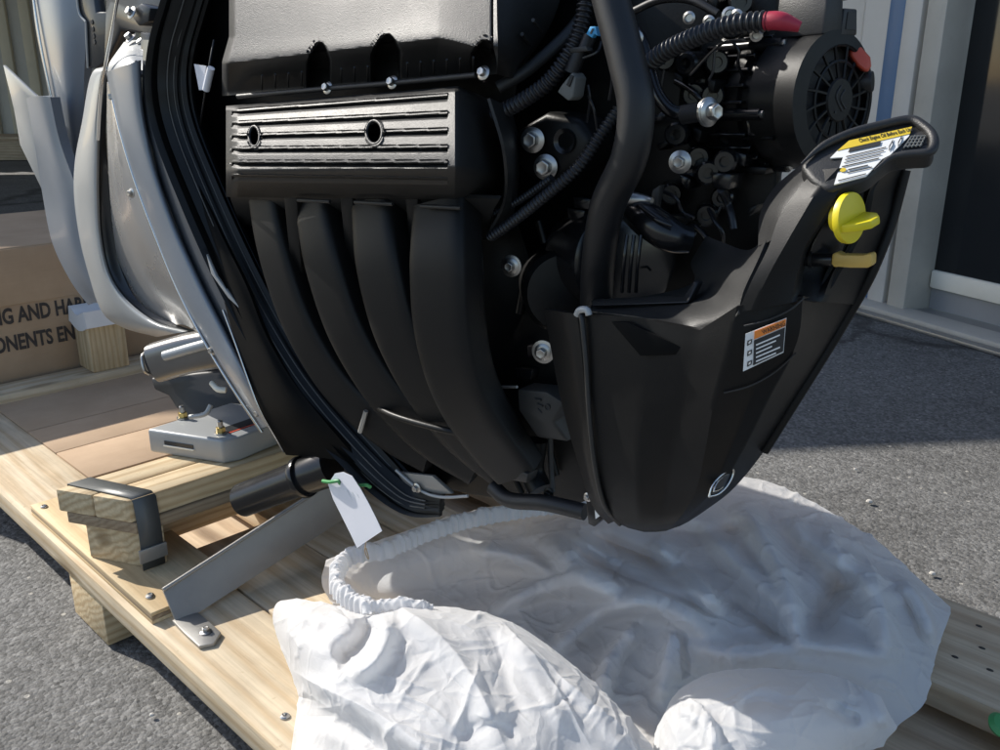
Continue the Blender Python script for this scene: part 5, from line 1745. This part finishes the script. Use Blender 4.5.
# lower layer: inside of the bag and the part spread to the right
low = [
    [(326, 556, .07), (392, 532, .09), (470, 508, .10), (560, 494, .11), (640, 490, .12), (742, 474, .12), (812, 498, .11), (884, 545, .08), (951, 603, .035)],
    [(322, 580, .06), (392, 562, .06), (470, 545, .08), (560, 532, .10), (640, 530, .11), (742, 520, .11), (815, 532, .10), (888, 566, .08), (950, 612, .045)],
    [(335, 606, .05), (400, 590, .02), (480, 578, .03), (560, 562, .07), (640, 560, .09), (735, 566, .09), (815, 570, .09), (890, 592, .08), (940, 640, .035)],
    [(350, 640, .04), (420, 625, .01), (500, 610, .02), (580, 600, .04), (650, 600, .07), (730, 612, .07), (810, 612, .07), (880, 630, .07), (932, 668, .03)],
    [(370, 690, .04), (440, 670, .02), (520, 655, .02), (600, 645, .02), (655, 650, .04), (720, 655, .05), (800, 652, .06), (872, 668, .05), (924, 700, .015)],
    [(380, 740, .04), (460, 720, .02), (540, 705, .01), (610, 700, .01), (655, 695, .01), (715, 690, .02), (790, 690, .02), (858, 700, .02), (900, 720, .01)],
    [(390, 800, .03), (470, 790, .02), (550, 785, .01), (620, 785, .01), (665, 780, .01), (725, 770, .01), (790, 760, .01), (845, 745, .01), (888, 735, .008)]]
low_folds = [
    ([(548, 530), (575, 565), (610, 588), (665, 602), (735, 642)], 0.035, 15),
    ([(652, 535), (672, 560), (700, 585), (722, 612)], 0.022, 9),
    ([(490, 606), (545, 584), (590, 580), (625, 592)], 0.022, 9),
    ([(545, 655), (585, 618), (620, 602), (655, 598)], 0.018, 8),
    ([(598, 700), (612, 655), (640, 620)], 0.018, 8),
    ([(660, 700), (668, 660), (672, 625)], 0.018, 8),
    ([(470, 545), (520, 555), (560, 575)], 0.018, 9),
    ([(898, 578), (918, 600), (935, 640)], 0.018, 6),
    ([(735, 500), (765, 540), (790, 590), (800, 650)], 0.025, 14),
    ([(860, 560), (830, 600), (815, 640)], -0.025, 14),
    ([(720, 595), (755, 618), (805, 650)], -0.02, 9),
    ([(700, 520), (740, 560), (790, 610)], 0.018, 10),
    ([(810, 520), (850, 560), (880, 610), (890, 660)], 0.02, 12),
    ([(640, 520), (700, 530), (760, 520)], -0.015, 9),
    ([(560, 520), (600, 548), (650, 575), (720, 600), (790, 650)], 0.018, 8),
    ([(770, 505), (840, 560), (905, 600)], 0.014, 9),
    ([(680, 640), (740, 650), (820, 640), (890, 655)], 0.016, 9),
    ([(590, 530), (640, 550), (700, 570)], -0.014, 7)]
low_lines = random_creases((430, 520, 940, 700), 90, 0.0042, 11) + [
    ([(902, 582), (918, 604), (934, 638)], 0.007, 4), ([(505, 604), (550, 582), (590, 578), (618, 590)], 0.006, 4), ([(560, 540), (590, 580), (660, 600), (730, 640)], 0.007, 5),
    ([(655, 545), (690, 575), (722, 612)], 0.006, 4), ([(600, 696), (614, 654), (650, 612)], 0.006, 4), ([(745, 510), (775, 560), (796, 620)], 0.006, 6), ([(830, 520), (868, 566), (888, 640)], 0.006, 6),
    ([(560, 650), (600, 612), (650, 598)], 0.006, 4), ([(672, 700), (676, 660), (670, 630)], 0.005, 3)]
lay('inner_layer', low, low_folds, low_lines, (84, 150), (160, 320), 2, 1.012, 0.0045, 0.0016)
# front left layer, sunlit, from the hem down over the deck
frn = [
    [(296, 594, .085), (330, 600, .10), (372, 604, .11), (420, 602, .12), (470, 606, .125), (515, 620, .12), (560, 650, .105), (610, 694, .09), (648, 736, .08), (665, 765, .06)],
    [(276, 600, .07), (318, 612, .115), (368, 620, .135), (420, 612, .145), (470, 618, .145), (512, 634, .14), (556, 664, .125), (604, 706, .105), (638, 748, .09), (655, 780, .07)],
    [(274, 622, .05), (312, 640, .11), (362, 650, .13), (416, 640, .14), (470, 645, .14), (512, 662, .135), (550, 688, .125), (592, 724, .11), (620, 762, .09), (640, 800, .07)],
    [(284, 652, .03), (318, 672, .09), (366, 684, .12), (418, 678, .13), (470, 682, .13), (508, 696, .13), (544, 718, .12), (580, 750, .10), (606, 784, .09), (625, 820, .07)],
    [(296, 684, .015), (328, 700, .07), (376, 716, .10), (424, 718, .12), (470, 722, .12), (506, 734, .12), (540, 752, .11), (572, 780, .09), (596, 810, .08), (612, 845, .07)],
    [(297, 706, .008), (330, 728, .05), (378, 746, .08), (426, 756, .10), (470, 762, .10), (504, 772, .10), (536, 788, .09), (566, 812, .08), (590, 840, .07), (606, 880, .05)],
    [(291, 750, .006), (330, 780, .03), (378, 800, .05), (426, 808, .06), (470, 815, .06), (504, 824, .06), (536, 840, .06), (566, 862, .05), (590, 890, .04), (606, 930, .03)]]
frn_folds = [
    ([(334, 655), (350, 648), (366, 632), (374, 612)], -0.0264, 12),
    ([(378, 606), (384, 630), (372, 655), (345, 672)], 0.0188, 11),
    ([(300, 620), (318, 630), (330, 618)], -0.0067, 8),
    ([(296, 672), (335, 692), (380, 720), (430, 750), (470, 790)], 0.0105, 11),
    ([(300, 690), (335, 710), (375, 740), (410, 770)], -0.0067, 10),
    ([(385, 600), (420, 622), (452, 652), (478, 690), (500, 740)], 0.0083, 13),
    ([(480, 612), (500, 650), (510, 690), (530, 730)], -0.0060, 10),
    ([(510, 630), (540, 680), (570, 730)], 0.0053, 8),
    ([(560, 665), (600, 710), (630, 750)], 0.0060, 10),
    ([(310, 725), (345, 738), (380, 770)], 0.0056, 10),
    ([(455, 735), (490, 720), (520, 735)], -0.0045, 8)]
frn_lines = random_creases((285, 605, 640, 760), 46, 0.0024, 21) + [
    ([(413, 640), (400, 665), (378, 702)], 0.003, 2.5), ([(436, 650), (414, 682), (396, 712)], 0.003, 2.5), ([(296, 672), (340, 694), (385, 722), (440, 760)], 0.007, 5),
    ([(388, 602), (424, 626), (456, 658), (482, 700), (506, 750)], 0.006, 5), ([(500, 620), (545, 680), (590, 745)], 0.006, 4), ([(330, 612), (352, 622), (372, 616)], 0.005, 3),
    ([(450, 735), (470, 700), (478, 660)], 0.005, 3), ([(520, 640), (560, 680), (640, 745)], 0.005, 5)]
lay('front_layer', frn, frn_folds, frn_lines, (80, 104), (240, 320), 5, 1.004, 0.0024, 0.0011)
# front right fold
fr = [
    [(664, 712, .05), (676, 690, .08), (715, 668, .10), (770, 664, .10), (830, 670, .09), (872, 690, .07), (898, 722, .03)],
    [(656, 728, .05), (680, 706, .10), (722, 688, .12), (776, 686, .12), (832, 692, .10), (872, 708, .08), (896, 726, .03)],
    [(654, 756, .05), (682, 736, .10), (728, 720, .12), (782, 716, .12), (832, 720, .10), (866, 728, .07), (888, 734, .02)],
    [(658, 800, .04), (690, 790, .08), (734, 775, .10), (786, 765, .09), (830, 755, .07), (860, 748, .04), (884, 742, .012)]]
fr_folds = [
    ([(680, 700), (705, 720), (718, 750)], 0.012, 6),
    ([(860, 672), (878, 700), (884, 725)], 0.014, 7),
    ([(830, 700), (848, 712), (862, 716)], -0.012, 5),
    ([(735, 700), (760, 695), (790, 700)], -0.008, 8)]
fr_lines = random_creases((670, 670, 890, 750), 22, 0.003, 31) + [([(684, 695), (706, 718), (718, 752)], 0.005, 3), ([(862, 676), (878, 702), (886, 728)], 0.005, 4), ([(832, 700), (850, 712), (864, 717)], -0.005, 3)]
lay('front_fold', fr, fr_folds, fr_lines, (30, 44), (110, 160), 9, 1.008, 0.002, 0.001)


# gathered hem round the opening: a band standing up, pinched along the elastic
def hem(name, pts, high, depth, seed):
    path_ = np.array([gp(x, y, DK + h) for x, y, h in pts])
    n = 700
    path_ = crom(path_, n)
    seg = np.concatenate([[0], np.cumsum(np.linalg.norm(np.diff(path_, axis=0), axis=1))])
    T = np.gradient(path_, axis=0)
    T /= np.linalg.norm(T, axis=1, keepdims=True)
    sec = 22
    Pp = np.zeros((n, sec, 3))
    ph = 0.0
    for i in range(n):
        Bb = np.cross(T[i], [0, 0, 1.0])
        Bb /= np.linalg.norm(Bb)
        Nn = np.cross(Bb, T[i])
        ph += (seg[i] - seg[i - 1] if i else 0) * 2 * math.pi / (0.0115 * (1 + 0.75 * noise.noise((seg[i] * 45, seed, 0))))
        am = 1 + 0.7 * noise.noise((seg[i] * 60, seed, 7))
        hh = high * (1 + 0.22 * noise.noise((seg[i] * 50, seed + 3, 2)) + 0.06 * math.sin(ph * 0.5))
        for k in range(sec):
            t = k / (sec - 1)                     # 0 outer foot, 1 inner foot, 0.5 crest
            a = math.pi * t
            pin = 0.35 + 0.65 * abs(math.sin(a * 1.0 - 0.15)) ** 1.5
            w = math.sin(ph + 0.9 * noise.noise((seg[i] * 30, t * 2.5, seed)))
            w = math.copysign(abs(w) ** 0.8, w)
            bb = -math.cos(a) * depth * (0.75 + 0.25 * am) + w * depth * 0.42 * am * pin * (1 if t < 0.5 else -0.7)
            zz = math.sin(a) ** 0.7 * hh - 0.35 * high + w * 0.0012 * pin
            Pp[i, k] = path_[i] + Bb * bb + Nn * zz
    return sheet(name, Pp, M['cloth'], cov, 0.0)


hem('elastic_hem', [(372, 610, .12), (352, 601, .115), (339, 590, .11), (337, 573, .11), (346, 560, .11), (362, 554, .115), (384, 552, .115), (402, 544, .115), (432, 532, .115), (468, 521, .115), (505, 514, .115), (545, 508, .115), (585, 508, .115), (612, 512, .11)], 0.021, 0.0085, 3.0)
hem('elastic_hem', [(362, 608, .125), (380, 606, .125), (398, 604, .13), (416, 606, .13), (432, 611, .124)], 0.012, 0.006, 8.0)
